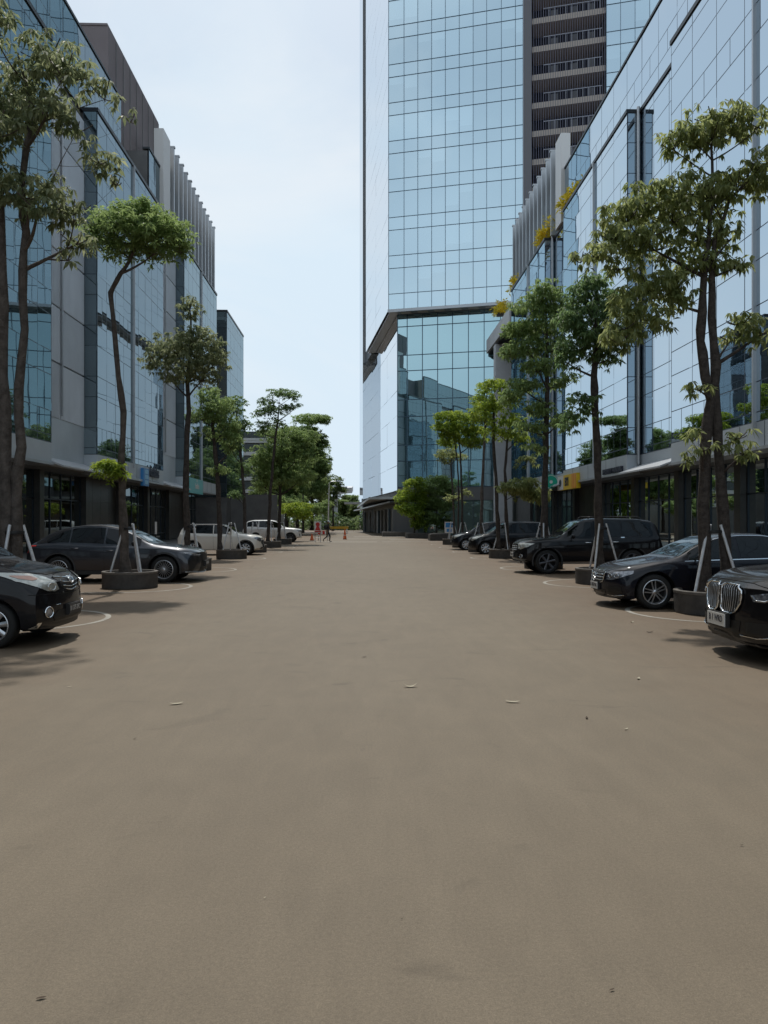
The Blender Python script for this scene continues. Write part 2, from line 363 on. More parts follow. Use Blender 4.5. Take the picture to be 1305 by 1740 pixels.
XB, XR, ZS, ZF, ZT, ZU = 14.3, 15.0, 4.25, 5.3, 23.75, 27.9
def zrows(z0, z1):
    r_ = [z0]; z = 6.75 - 2.75
    while z < z1:
        for q in (z, z + 1.65):
            if q > z0 + .3 and q < z1 - .3: r_.append(q)
        z += 2.75
    return r_ + [z1]
def row_building(s, bays, recs, Y0, Y1, label, gm, mm):
    b = thing('office_building', label, 'building', (s*XR, (Y0+Y1)/2, 0))
    ox, oy = s*XR, (Y0+Y1)/2
    inv = lambda mb: [setattr(mb, 'v', [(x-ox, y-oy, z) for (x, y, z) in mb.v])]
    def put(mb, name, m, par=b, **k): inv(mb); return mb.build(name, m, par, **k)
    def cw(name, o, ux, w, z0, z1, nrm, step=2.3 if s > 0 else 1.55, **k):
        if s < 0: k.setdefault('mw', .04); k.setdefault('tilt', .0022)
        rs = zrows(z0, z1)
        return curtain(b, name, (o[0]-ox, o[1]-oy, 0), ux, w, rs, lambda i: cols(w, step, (i % 5 == 1) and w > 3), gm, mm, nrm, **k)
    core = MB(); core.box((s*(XR+.15), Y0, ZF-.3), (s*30, Y1, ZT)); put(core, 'wall', M['stone2'])
    # upper storeys behind the recess line
    up = [(Y0, Y1)] if s > 0 else [(Y0, YX(207, -XR)), (YX(254, -XR), Y1)]
    for (u0, u1) in up:
        core = MB(); core.box((s*(XR+.15), u0+.02, ZT), (s*30, u1-.02, ZU-.12)); put(core, 'wall', M['stone2'])
        cw('glass_wall', (s*(XR+.05), u0), (0,1,0), u1-u0, ZT, ZU, (-s,0,0))
        cp = MB(); cp.box((s*(XR-.02), u0-.02, ZU), (s*(XR+.5), u1+.02, ZU+.14)); put(cp, 'parapet', M['cap'])
    for (a, c) in bays:
        core = MB(); core.box((s*(XB+.03), a+.03, ZF), (s*(XR+.16), c-.03, ZT-.05)); put(core, 'bay_box', M['stone2'])
        cw('glass_bay', (s*XB, a), (0,1,0), c-a, ZF, ZT, (-s,0,0))
        cw('glass_return', (s*XB, a), (s,0,0), XR-XB+.04, ZF, ZT, (0,-1,0), blind=0)
        if c < Y1 - .1 or True: cw('glass_return', (s*XB, c), (s,0,0), XR-XB+.04, ZF, ZT, (0,1,0), blind=0)
        cp = MB(); cp.box((s*(XB-.07), a-.05, ZT), (s*(XR+.04), c+.05, ZT+.2)); put(cp, 'bay_parapet', M['cap'])
        fz = MB(); fz.box((s*(XB-.02), a, ZS+.12), (s*(XR+.16), c, ZF-.02)); fa = put(fz, 'fascia', M['fascia'])
        jn = MB()
        for k in range(1, int((c-a)/1.8)): jn.box((s*(XB-.028), a+k*1.8-.01, ZS+.13), (s*(XB-.02), a+k*1.8+.01, ZF-.03))
        put(jn, 'panel_joint', M['mull'], fa)
        dp = MB(); dp.box((s*(XB-.16), a, ZS), (s*(XR+.16), c, ZS+.12)); put(dp, 'drip_edge', M['pale'])
        # bright vertical blade in the middle of the bay
        ym = a + (c-a)*(.47 if s < 0 else .44)
        bl = MB(); bl.box((s*(XB-.14), ym-.05, ZF-.3), (s*(XB-.005), ym+.05, ZT+.05)); put(bl, 'facade_blade', M['pale'])
    for (a, c) in recs:
        sl = MB(); y0, y1 = a+.02, c-.02
        P_ = [(s*(XB-.55), ZS+.02), (s*XR, ZS+.50), (s*XR, ZS+.42), (s*(XB-.55), ZS-.06)]
        A_ = [(x, y0, z) for x, z in P_]; B_ = [(x, y1, z) for x, z in P_]
        for i in range(4): sl.face([A_[i], A_[(i+1)%4], B_[(i+1)%4], B_[i]])
        sl.face(A_); sl.face(B_[::-1]); put(sl, 'awning', M['awning'])
        fz = MB(); fz.box((s*(XR-.004), a, ZS+.1), (s*(XR+.16), c, 6.74 if s < 0 else ZF-.02)); put(fz, 'fascia', M['fascia'])
        if s < 0:
            # ribbed grey panels, stacked storey by storey
            for k in range(6):
                z0 = 6.75 + 2.75*k; z1 = min(z0 + 2.75, ZT) - .09
                for (ya, yb) in ((a+.05, a+(c-a)*.45), (a+(c-a)*.45+.14, c-.05)):
                    pn = MB(); pn.box((s*(XR-.03), ya, z0), (s*(XR+.10), yb, z1)); po = put(pn, 'wall_panel', M['panel_l2'] if (k + (ya > a+.1)) % 2 else M['panel_l'])
                    rb = MB(); q = ya + .12
                    while q < yb - .08:
                        rb.box((s*(XR-.045), q, z0+.02), (s*(XR-.03), q+.03, z1-.02)); q += .16
                    put(rb, 'panel_rib', M['panel_l'], po)
            pp = MB(); pp.tube([(s*(XR-.12), a+(c-a)*.45+.07, 6.9), (s*(XR-.12), a+(c-a)*.45+.07, ZT)], .05, 8); put(pp, 'rain_pipe', M['pale'], smooth=True)
        else:
            cw('glass_wall', (s*XR, a), (0,1,0), c-a, ZF, ZT-.1, (-s,0,0))
            pp = MB(); pp.tube([(s*(XR-.16), c-.18, ZS+.5), (s*(XR-.16), c-.18, ZT+.25)], .09, 10); put(pp, 'rain_pipe', M['pale'], smooth=True)
            cp = MB(); cp.box((s*(XR-.06), a+.04, ZT), (s*(XR+.04), c-.04, ZT+.2)); put(cp, 'ledge', M['cap'])
    # ground floor: dark shop fronts behind the soffit
    XG = 16.4
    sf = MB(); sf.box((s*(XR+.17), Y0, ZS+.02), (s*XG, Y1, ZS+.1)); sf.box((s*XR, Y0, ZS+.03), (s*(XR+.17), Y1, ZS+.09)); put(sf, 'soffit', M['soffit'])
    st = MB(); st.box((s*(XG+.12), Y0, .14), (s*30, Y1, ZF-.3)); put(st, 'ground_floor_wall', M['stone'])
    y = Y0; k = 0
    while y < Y1 - 1:
        w = min(6.4, Y1 - y)
        pc = MB(); pc.box((s*(XG-.35), y, .14), (s*(XG+.1), y+.55, ZS+.02)); put(pc, 'column', M['stone'])
        if (k % 3 != 0) if s < 0 else (k % 5 != 0):
            a, ww = y + .55, w - .55
            curtain(b, 'shopfront', (s*XG-ox, a-oy, 0), (0,1,0), ww, [.16, .75, 2.85, ZS], lambda i, ww=ww: cols(ww, 1.45), M['glass_shop'], M['mull'], (-s,0,0), mw=.06, md=.06,
                    rndf=lambda i, j: random.choice([.02, .05, .1, .35, .7]) if i == 1 else random.uniform(0, .2))
        else:
            pn = MB()
            for j in range(4):
                for i in range(3):
                    pn.box((s*(XG-.02), y+.56+j*(w-.56)/4, .16+i*1.36), (s*(XG+.1), y+.55+(j+1)*(w-.56)/4-.012, .15+(i+1)*1.36))
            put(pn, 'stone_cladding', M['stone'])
        y += w; k += 1
    return b, put
def cut(px, X): return abs(YX(px, X))
yA = YX(87, -XB); yB0, yB1 = YX(165, -XB), YX(277, -XB); yC0, yC1 = YX(313, -XB), YX(368, -XB)
left, putL = row_building(-1, [(-12.5, .8), (yA-13.7-6.2-6, yA-13.7-6.2-.0), (yA-13.7, yA), (yB0, yB1), (yC0, yC1)],
    [(.8, yA-25.9), (yA-19.9, yA-13.7), (yA, yB0), (yB1, yC0)], -12.5, yC1,
    'long grey blue glass office block on the left with grey panels and brown roof box', M['glass_l'], M['mull_l'])
zA = YX(1141, XB); zB0, zB1 = YX(1066, XB), YX(957.6, XB); zC0, zC1 = YX(926, XB), YX(869, XB)
right, putR = row_building(1, [(-12.5, .8), (zA-25.9, zA-19.9), (zA-13.7, zA), (zB0, zB1), (zC0, zC1)],
    [(.8, zA-25.9), (zA-19.9, zA-13.7), (zA, zB0), (zB1, zC0)], -12.5, zC1,
    'long pale blue glass office block on the right with dark rimmed projecting bays', M['glass_r'], M['mull_r'])
# brown plant box on the left roof, and the finned screens at the far end of both roofs
X_ = -17.0; ya, yb = YX(184, X_), YX(270, X_)
bx_ = MB(); bx_.box((X_, ya, ZT+.01), (-27, yb, 34.8)); bx_.box((X_+.02, YX(207, -XR)+.05, ZT+.02), (-27, ya-.01, ZU-.3)); bo = putL(bx_, 'roof_box', M['brown'])
bx_ = MB()
for k in range(1, 8): bx_.box((X_+.0, ya+(yb-ya)*k/8-.03, ZT+.2), (X_+.04, ya+(yb-ya)*k/8+.03, 34.7))
for k in range(1, 4): bx_.box((X_-2.5*k-.03, ya-.04, ZU), (X_-2.5*k+.03, ya, 34.7))
putL(bx_, 'panel_joint', M['stone2'], bo)
bx_ = MB(); bx_.box((X_-.05, ya-.05, 34.8), (-27.1, yb+.05, 34.95)); putL(bx_, 'roof_edge', M['brown'])
def fins(s, put, y0, y1, n, yw0, yw1, zt):
    xf = s*14.75
    w_ = MB(); w_.box((xf+s*.55, y0, ZT+.2), (xf+s*2.2, y1, zt-1.0)); put(w_, 'screen_wall', M['screen'])
    w_ = MB(); w_.box((xf, yw0, ZT+.21), (xf+s*.7, yw1, zt)); put(w_, 'end_wall', M['white'])
    for k in range(n):
        y = y0 + (y1-y0)*(k+.5)/n
        f_ = MB(); f_.box((xf-s*.10, y-.12, ZT+.21), (xf+s*.55, y+.12, zt)); f_.box((xf-s*.16, y-.14, zt-.10), (xf+s*.55, y+.14, zt+.02))
        put(f_, 'fin', M['pale'])
fins(-1, putL, YX(290, -14.75), YX(365.5, -14.75), 12, YX(279, -14.75)-.2, YX(290, -14.75)-.15, 30.8)
fins(1, putR, YX(942, 14.75), YX(870.5, 14.75), 11, YX(957, 14.75)+.6, YX(943, 14.75)-.15, 30.6)

# far left block beyond the gap
X_ = -XB; y0, y1 = YX(385.5, X_), YX(413.5, X_)
fb = thing('office_building', 'farthest narrow glass block on the left, behind the row of street trees', 'building', (X_, y0, 0))
c_ = MB(); c_.box((-.05, .05, .1), (-14, y1-y0-.05, ZT-.05)); c_.build('wall', M['stone2'], fb)
curtain(fb, 'glass_wall', (0,0,0), (0,1,0), y1-y0, zrows(ZS, ZT), lambda i: cols(y1-y0, 2.3, i%2==1), M['glass_l'], M['mull_l'], (1,0,0))
curtain(fb, 'glass_return', (-.02,0,0), (-1,0,0), 9, zrows(ZS, ZT), lambda i: cols(9, 1.5), M['glass_l'], M['mull_l'], (0,-1,0))
c_ = MB(); c_.box((.06, -.06, ZT), (-14, y1-y0+.05, ZT+.2)); c_.build('parapet', M['cap'], fb)

# portal bay at the far end of the right row
y0, y1 = zC1 + 1.0, 88.6
pb = thing('portal_building', 'pale framed end block with a black soffit at the far end of the right row', 'building', (XB, y0, 0))
c_ = MB(); c_.box((.0, 0, 21.1), (5.5, y1-y0, 22.6)); c_.build('roof_beam', M['conc'], pb)
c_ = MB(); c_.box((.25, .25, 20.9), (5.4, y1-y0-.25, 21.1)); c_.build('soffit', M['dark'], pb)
c_ = MB(); c_.box((.05, 8.2, .14), (1.9, 9.4, 20.9)); c_.build('pillar', M['conc'], pb)
c_ = MB(); c_.box((2.3, 1.2, .14), (6.2, y1-y0-1.0, 20.9)); w_ = c_.build('wall', M['stone2'], pb)
curtain(pb, 'glass_wall', (2.25, 1.2, 0), (0,1,0), y1-y0-2.2, zrows(ZS, 20.9), lambda i: cols(y1-y0-2.2, 2.0), M['glass_r'], M['mull'], (-1,0,0))
curtain(pb, 'glass_return', (2.27, 1.14, 0), (1,0,0), 3.9, zrows(ZS, 20.9), lambda i: cols(3.9, 2.0), M['glass_r'], M['mull'], (0,-1,0))
# ------------------------------------------------------------------ tower
TU = Vector((rr(660)*91, 91, 0)); U = Vector((.962, -.273, 0)).normalized(); NF = Vector((-.273, -.962, 0)).normalized()
tw = thing('office_tower', 'tall pale blue glass tower with a dark louvred strip standing behind the right row', 'building', TU)
o3 = Vector((0,0,0))
ZL, ZTOP = 26.7, 104.0
def t_at(px, org): # distance along U where column px meets the face
    r_ = rr(px); return (r_*org.y - org.x)/(U.x - r_*U.y)
tA, tB, tC = t_at(889, TU), t_at(1030, TU), t_at(1180, TU)
rows = [ZL]; k = -8
zz = []
for k in range(-8, 12):
    zz += [60.2 + 4.52*k, 58.7 + 4.52*k]
rows = [ZL] + sorted(z for z in zz if ZL+.4 < z < ZTOP) + [ZTOP]
ncol = [0] + [t_at(p, TU) for p in (686.6, 710, 733.5, 756.8, 780.4, 804, 827, 852, 875.8)] + [tA]
blk = {}
def tr_(i, j):
    if i % 2 == 0 and i: pass
    b = blk.setdefault(i, random.uniform(.05, .45))
    if (rows[i+1]-rows[i]) < 2: return min(.95, .3 + random.uniform(-.03, .03))
    r_ = b + (random.uniform(.3, .5) if (hash((i, j//3)) % 5 == 0) else 0) + random.uniform(-.05, .05)
    r_ = max(.01, min(.98, r_))
    if hash((i*7, j//2)) % 4 == 0: return (min(.98, r_ + .35), r_, random.choice((.25, .5, .5, .7)))
    return r_
TS = lambda v: (v.x, v.y, 0)
curtain(tw, 'glass_front', o3, U, tA, rows, lambda i: ncol, M['glass_t'], M['mull_t'], NF, mw=.05, md=.06, rndf=tr_, tilt=.0012)
rows2 = [z + .0 for z in rows]
curtain(tw, 'glass_front', U*tB, U, tC-tB, rows2, lambda i: cols(tC-tB, 1.5), M['glass_t'], M['mull_t'], NF, mw=.05, md=.06, rndf=tr_, tilt=.0012)
# core
D1 = Vector((rr(618)*150, 150, 0)) - TU       # direction of the upper left face
DL = Vector((-.113, 1, 0)).normalized()
NL = Vector((-DL.y, DL.x, 0))
lenL = 60
def prism(mb, pts, z0, z1):
    A_ = [(p.x, p.y, z0) for p in pts]; B_ = [(p.x, p.y, z1) for p in pts]; n = len(pts)
    for i in range(n): mb.face([A_[i], A_[(i+1)%n], B_[(i+1)%n], B_[i]])
    mb.face(A_[::-1]); mb.face(B_)
V = Vector
q = NF*-.15
def shape(org, t0, t1, dl, ll, ins=.15):
    a = org + U*t0 - NF*ins; b = org + U*t1 - NF*ins
    return [a + V((.15,0,0)), b, b + V((0,1,0))*45, a + dl*ll + V((.15,0,0))]
tl = (rr(621.8)*91 - TU.x)                    # solve where column 621.8 meets the left face
def l_at(px, org, d): 
    r_ = rr(px); return (r_*org.y - org.x)/(d.x - r_*d.y)
LU = l_at(621.8, TU, DL); 
c_ = MB(); prism(c_, shape(o3, 0, tA, DL, LU), ZL+.02, ZTOP-.1); prism(c_, shape(o3, tB, tC, V((0,1,0)), 40), ZL+.02, ZTOP-.1); c_.build('wall', M['stone2'], tw)
curtain(tw, 'pale_side_wall', o3, DL, LU, [ZL + k*(ZTOP-ZL)/34 for k in range(35)], lambda i: cols(LU, 12), M['glass_w'], M['mull_w'], NL, mw=.05, md=.012, tilt=.0006)
# recess and end blade on the left face
pR = DL*LU
c_ = MB(); Lb = l_at(616.5, TU, DL); prism(c_, [pR - NL*.8, DL*Lb - NL*.8, DL*Lb - NL*6, pR - NL*6], ZL-.25, ZTOP); c_.build('dark_recess', M['cap'], tw)
Lb = l_at(616.5, TU, DL); Le = l_at(611.2, TU + NL*.0, DL)
c_ = MB(); prism(c_, [DL*Lb, DL*Le, DL*Le - NL*8, DL*Lb - NL*8], 0, ZTOP); c_.build('end_blade', M['glass_w'], tw)
# louvred strip: slabs, rails, dark floors and thin vertical fins
def fr(t, d, z): v = U*t - NF*d; return V((v.x, v.y, z))
def fbox(mb, t0, t1, d0, d1, z0, z1):
    p = [fr(t0,d0,z0), fr(t1,d0,z0), fr(t1,d1,z0), fr(t0,d1,z0), fr(t0,d0,z1), fr(t1,d0,z1), fr(t1,d1,z1), fr(t0,d1,z1)]
    n = len(mb.v); mb.v += [tuple(x) for x in p]
    for f in ((0,3,2,1),(4,5,6,7),(0,1,5,4),(1,2,6,5),(2,3,7,6),(3,0,4,7)): mb.f.append(tuple(n+i for i in f)); mb.m.append(0); mb.r.append(0.)
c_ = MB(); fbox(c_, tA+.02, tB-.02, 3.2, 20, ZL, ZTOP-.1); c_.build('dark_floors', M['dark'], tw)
c_ = MB(); fbox(c_, tA+.02, tA+.9, .05, 3.2, ZL, ZTOP-.1); c_.build('side_pier', M['soffit'], tw)
for k in range(-11, 14):
    z = 58.6 + 3.2*k
    if z < ZL or z > ZTOP-2: continue
    s_ = MB(); fbox(s_, tA+.95, tB-.03, .55, 3.2, z-.42, z+.22); so_ = s_.build('floor_slab', M['slab'], tw)
    r_ = MB(); fbox(r_, tA+2.2, tB-.4, .7, .74, z+1.25, z+1.33)
    t = tA + 2.2
    while t < tB - .4: fbox(r_, t, t+.05, .7, .75, z+.22, z+1.25); t += .62
    r_.build('railing', M['rail'], so_)
    for t in (tA+3, tA+5.2, tA+7.1):
        r_ = MB(); fbox(r_, t, t+.8, 1.6, 2.6, z+.22, z+1.5+.3*random.random()); r_.build('cooling_unit', M['stone2'], so_)
t = tA + .1; k = 0
fm = MB()
ff = []
while t < tB:
    ff.append(t); t += (tB-tA)/34
for t in ff:
    f_ = MB(); fbox(f_, t, t+.04, .0, .14, ZL, ZTOP-.1); f_.build('fin', M['louvre'], tw)
# underside of the overhang with its dark slot
c_ = MB(); prism(c_, [o3 - NF*.05 + V((.2,0,0)), U*tC - NF*.05, U*tC + V((0,14,0)), DL*LU + V((.3,0,0))], ZL-.22, ZL-.02); c_.build('soffit', M['rail'], tw)
c_ = MB(); prism(c_, [o3 + NF*.08 + V((-.08,0,0)), U*tC + NF*.08, U*tC - NF*.15, o3 - NF*.15 + V((.1,0,0))], ZL-.3, ZL+.05); c_.build('edge_trim', M['pale'], tw)
for k in range(8):
    c_ = MB(); fbox(c_, 1.4+2*k, 2.6+2*k, .3, 1.0, ZL-.3, ZL-.222); c_.build('soffit_panel', M['white'], tw)
# lower volume
YL = 92.4
TLo = V((rr(675)*YL, YL, 0)) - TU
TLa = V((rr(675)*YL, YL, 0))
lt = 16.0
rowsL = [at(675, p, YL).z for p in (828, 784, 757, 708.7, 680, 631, 604.6, 556)] + [ZL-.22]
colL = [0] + [t_at(600 + c/3.48, TLa) for c in (320, 410, 500, 588, 682, 775)]
while colL[-1] + 1.9 < lt: colL.append(colL[-1] + 1.9)
colL.append(lt)
curtain(tw, 'lower_glass_front', TLo, U, lt, rowsL, lambda i: colL, M['glass_tl'], M['mull_t'], NF, mw=.075, md=.08, blind=.03, tilt=.002)
DL2 = V((-.108, 1, 0)).normalized(); NL2 = V((-DL2.y, DL2.x, 0)); LL = l_at(611.5, TLa, DL2)
curtain(tw, 'lower_pale_side_wall', TLo, DL2, LL, [5.4 + 3.0*k for k in range(7)] + [ZL-.3], lambda i: cols(LL, 9), M['glass_w'], M['mull_r'], NL2, mw=.06, md=.012, tilt=.0008)
c_ = MB(); prism(c_, [TLo - NF*.15 + V((.15,0,0)), TLo + U*lt - NF*.15, TLo + U*lt + V((0,40,0)), TLo + DL2*LL + V((.2,0,0))], 0, ZL-.23); c_.build('lower_wall', M['stone2'], tw)
c_ = MB(); v0 = TLo + U*.0; prism(c_, [TLo + NF*.05, TLo + U*lt + NF*.05, TLo + U*lt - NF*.2, TLo - NF*.2], 4.2, rowsL[0]); c_.build('dark_band', M['soffit'], tw)
M['gl_base'] = glass('base_glass', (.6,.78,.74), (.10,.15,.14), (.3,.38,.35), .25)
curtain(tw, 'ground_floor_glass', TLo - NF*.05, U, lt, [.1, 4.2], lambda i: cols(lt, 2.4), M['gl_base'], M['mull_l'], NF, mw=.08, md=.06)

# canopy pavilion along the tower's left foot
pv = thing('entrance_pavilion', 'low dark pavilion with a thin pale canopy at the foot of the glass tower', 'building', (TLa.x, 92, 0))
p0 = G(679, 911) ; p1 = G(618, 899.5)
o_ = V((TLa.x, 92, 0))
a, b_ = p0 - o_ + V((-.5,0,0)), p1 - o_ + V((-.9,0,0))
d_ = (b_ - a).normalized(); n_ = V((-d_.y, d_.x, 0))
c_ = MB(); prism(c_, [a, b_, b_ - n_*4, a - n_*2.6], 0, 3.1); c_.build('wall', M['soffit'], pv)
LN = (b_-a).length
for k in range(15):
    q = a + d_*(LN*k/14)
    c_ = MB(); prism(c_, [q + n_*.02, q + d_*.5 + n_*.02, q + d_*.5 + n_*.30, q + n_*.30], 0, 3.2); c_.build('column', M['mull_l' if k % 3 == 1 else 'soffit'], pv)
def slabq(mb, pts, th):
    A_ = [V(p) for p in pts]; B_ = [p + V((0,0,th)) for p in A_]; n = len(A_)
    for i in range(n): mb.face([A_[i], A_[(i+1)%n], B_[(i+1)%n], B_[i]])
    mb.face(A_[::-1]); mb.face(B_)
c_ = MB(); slabq(c_, [at(662, 854, 88) - o_, at(601, 868.5, 120) - o_, at(618, 867, 122) - o_, at(690, 853, 92) - o_], .16); c_.build('lower_canopy', M['pale'], pv)
c_ = MB(); slabq(c_, [at(682, 848, 86) - o_, at(627, 848.5, 92) - o_, at(607, 863, 128) - o_, at(650, 862, 130) - o_, at(690, 848, 100) - o_], .28); c_.build('upper_canopy', M['pale'], pv)
c_ = MB(); slabq(c_, [at(680, 842, 100) - o_, at(648, 838, 110) - o_, at(632, 848, 125) - o_, at(680, 846, 112) - o_], .3); c_.build('roof', M['roof'], pv)
c_ = MB(); slabq(c_, [at(700, 900, 89) - o_, at(681, 900, 89.5) - o_, at(681, 900, 90) - o_, at(700, 900, 90) - o_], 2.6); c_.build('pale_wall', M['conc'], pv)

# grey low block far on the left
gb = thing('low_building', 'low grey striped building far beyond the left row, half hidden by trees', 'building', (-17, 108, 0))
c_ = MB(); c_.box((-12, 0, 0), (4.0, 20, 13)); c_.build('wall', M['stone2'], gb)
for k in range(6):
    c_ = MB(); c_.box((-12.1, -.25, 3.9+1.75*k), (4.1, -.003, 4.4+1.75*k)); c_.build('ledge', M['conc'], gb)
    c_ = MB(); c_.box((-11.5, -.06, 4.42+1.75*k), (3.8, -.004, 5.5+1.75*k)); c_.build('window', M['glass_l'], gb)
c_ = MB(); c_.box((-12.2, -.3, 13), (4.2, 20.1, 13.3)); c_.build('parapet', M['conc'], gb)
wl = MB(); wl.box((-17.5, 84, .14), (-9.3, 84.3, 4.6)); wo_ = wl.build('boundary_wall', M['stone2']); tag(wo_, 'plain grey wall behind the white cars on the left', 'wall')

# elevated road far down the middle
fo = thing('elevated_road', 'pale elevated road crossing far behind the trees at the end of the street', 'bridge', (-6, 150, 0))
c_ = MB(); slabq(c_, [at(545, 842, 150) - V((-6,150,0)), at(598, 838, 150) - V((-6,150,0)), at(600, 834, 175) - V((-6,150,0)), at(548, 836, 175) - V((-6,150,0))], 1.1); c_.build('deck', M['conc'], fo)
c_ = MB(); slabq(c_, [at(545, 833, 150) - V((-6,150,0)), at(590, 831, 150) - V((-6,150,0)), at(590, 831, 152) - V((-6,150,0)), at(545, 833, 152) - V((-6,150,0))], .5); c_.build('parapet', M['pale'], fo)
for px in (567, 571.5, 548):
    p = at(px, 886, 152) - V((-6,150,0)); c_ = MB(); c_.box((p.x-.28, p.y-.4, 0), (p.x+.28, p.y+.4, 6.2)); c_.build('pier', M['conc'], fo)
c_ = MB(); p = at(587, 886, 130) - V((-6,150,0)); c_.box((p.x-.2, p.y, 4.6), (p.x+3.0, p.y+2, 4.95)); c_.build('lower_beam', M['conc'], fo)

# grey office block behind the right row, seen mirrored in the left facade
mbk = thing('office_building', 'grey office block standing behind the right row, seen only mirrored in the left glass', 'building', (44, 104, 0))
c_ = MB(); c_.box((0, 0, 0), (30, 46, 40)); c_.build('wall', M['stone2'], mbk)
for k in range(11):
    c_ = MB(); c_.box((-.05, -.05, 2.2+3.5*k), (29.9, 45.9, 4.1+3.5*k)); c_.build('window_band', M['glass_l'], mbk)
# ------------------------------------------------------------------ cars
M['paint_black'] = mat('car_paint_black', (.006,.006,.008), .5, 0, .55, spec=.12)
M['paint_navy'] = mat('car_paint_navy_black', (.006,.007,.013), .5, 0, .55, spec=.12)
M['paint_grey'] = mat('car_paint_graphite', (.030,.033,.042), .36, .6, .9)
M['paint_pearl'] = mat('car_paint_cream', (.82,.80,.74), .4, 0, .8)
M['paint_white'] = mat('car_paint_white', (.86,.86,.86), .4, 0, .8)
M['car_glass'] = mat('car_glass', (.006,.007,.008), .03, 0, 0, spec=.4)
M['car_glass_pale'] = mat('windshield_glass', (.03,.04,.04), .03, 0, .4, spec=.6)
M['tyre'] = mat('tyre_rubber', (.014,.014,.014), .8, bump=(60, .3, .003))
M['alloy'] = mat('alloy', (.60,.61,.63), .28, .9)
M['alloy_dark'] = mat('alloy_dark', (.10,.10,.11), .35, .8)
M['chrome'] = mat('chrome', (.78,.79,.80), .12, 1)
M['lamp'] = mat('lamp_glass', (.66,.67,.62), .12, .25, 1, noise=(15, 1, (.40,.41,.38)))
M['lamp_dark'] = mat('lamp_glass_dark', (.09,.10,.12), .08, .4, 1, noise=(16, 1, (.40,.42,.46)))
M['lamp_amber'] = mat('lamp_amber', (.70,.42,.33), .2, 0, .5)
M['plate_w'] = mat('plate_white', (.62,.62,.60), .5)
M['plate_k'] = mat('plate_black', (.02,.02,.022), .5)
M['plate_t'] = mat('plate_lettering_pale', (.55,.55,.55), .5)
M['clad'] = mat('cladding', (.022,.022,.023), .6)
M['seam'] = mat('door_seam', (.002,.002,.002), .8)
M['under'] = mat('underside', (.006,.006,.006), .9)

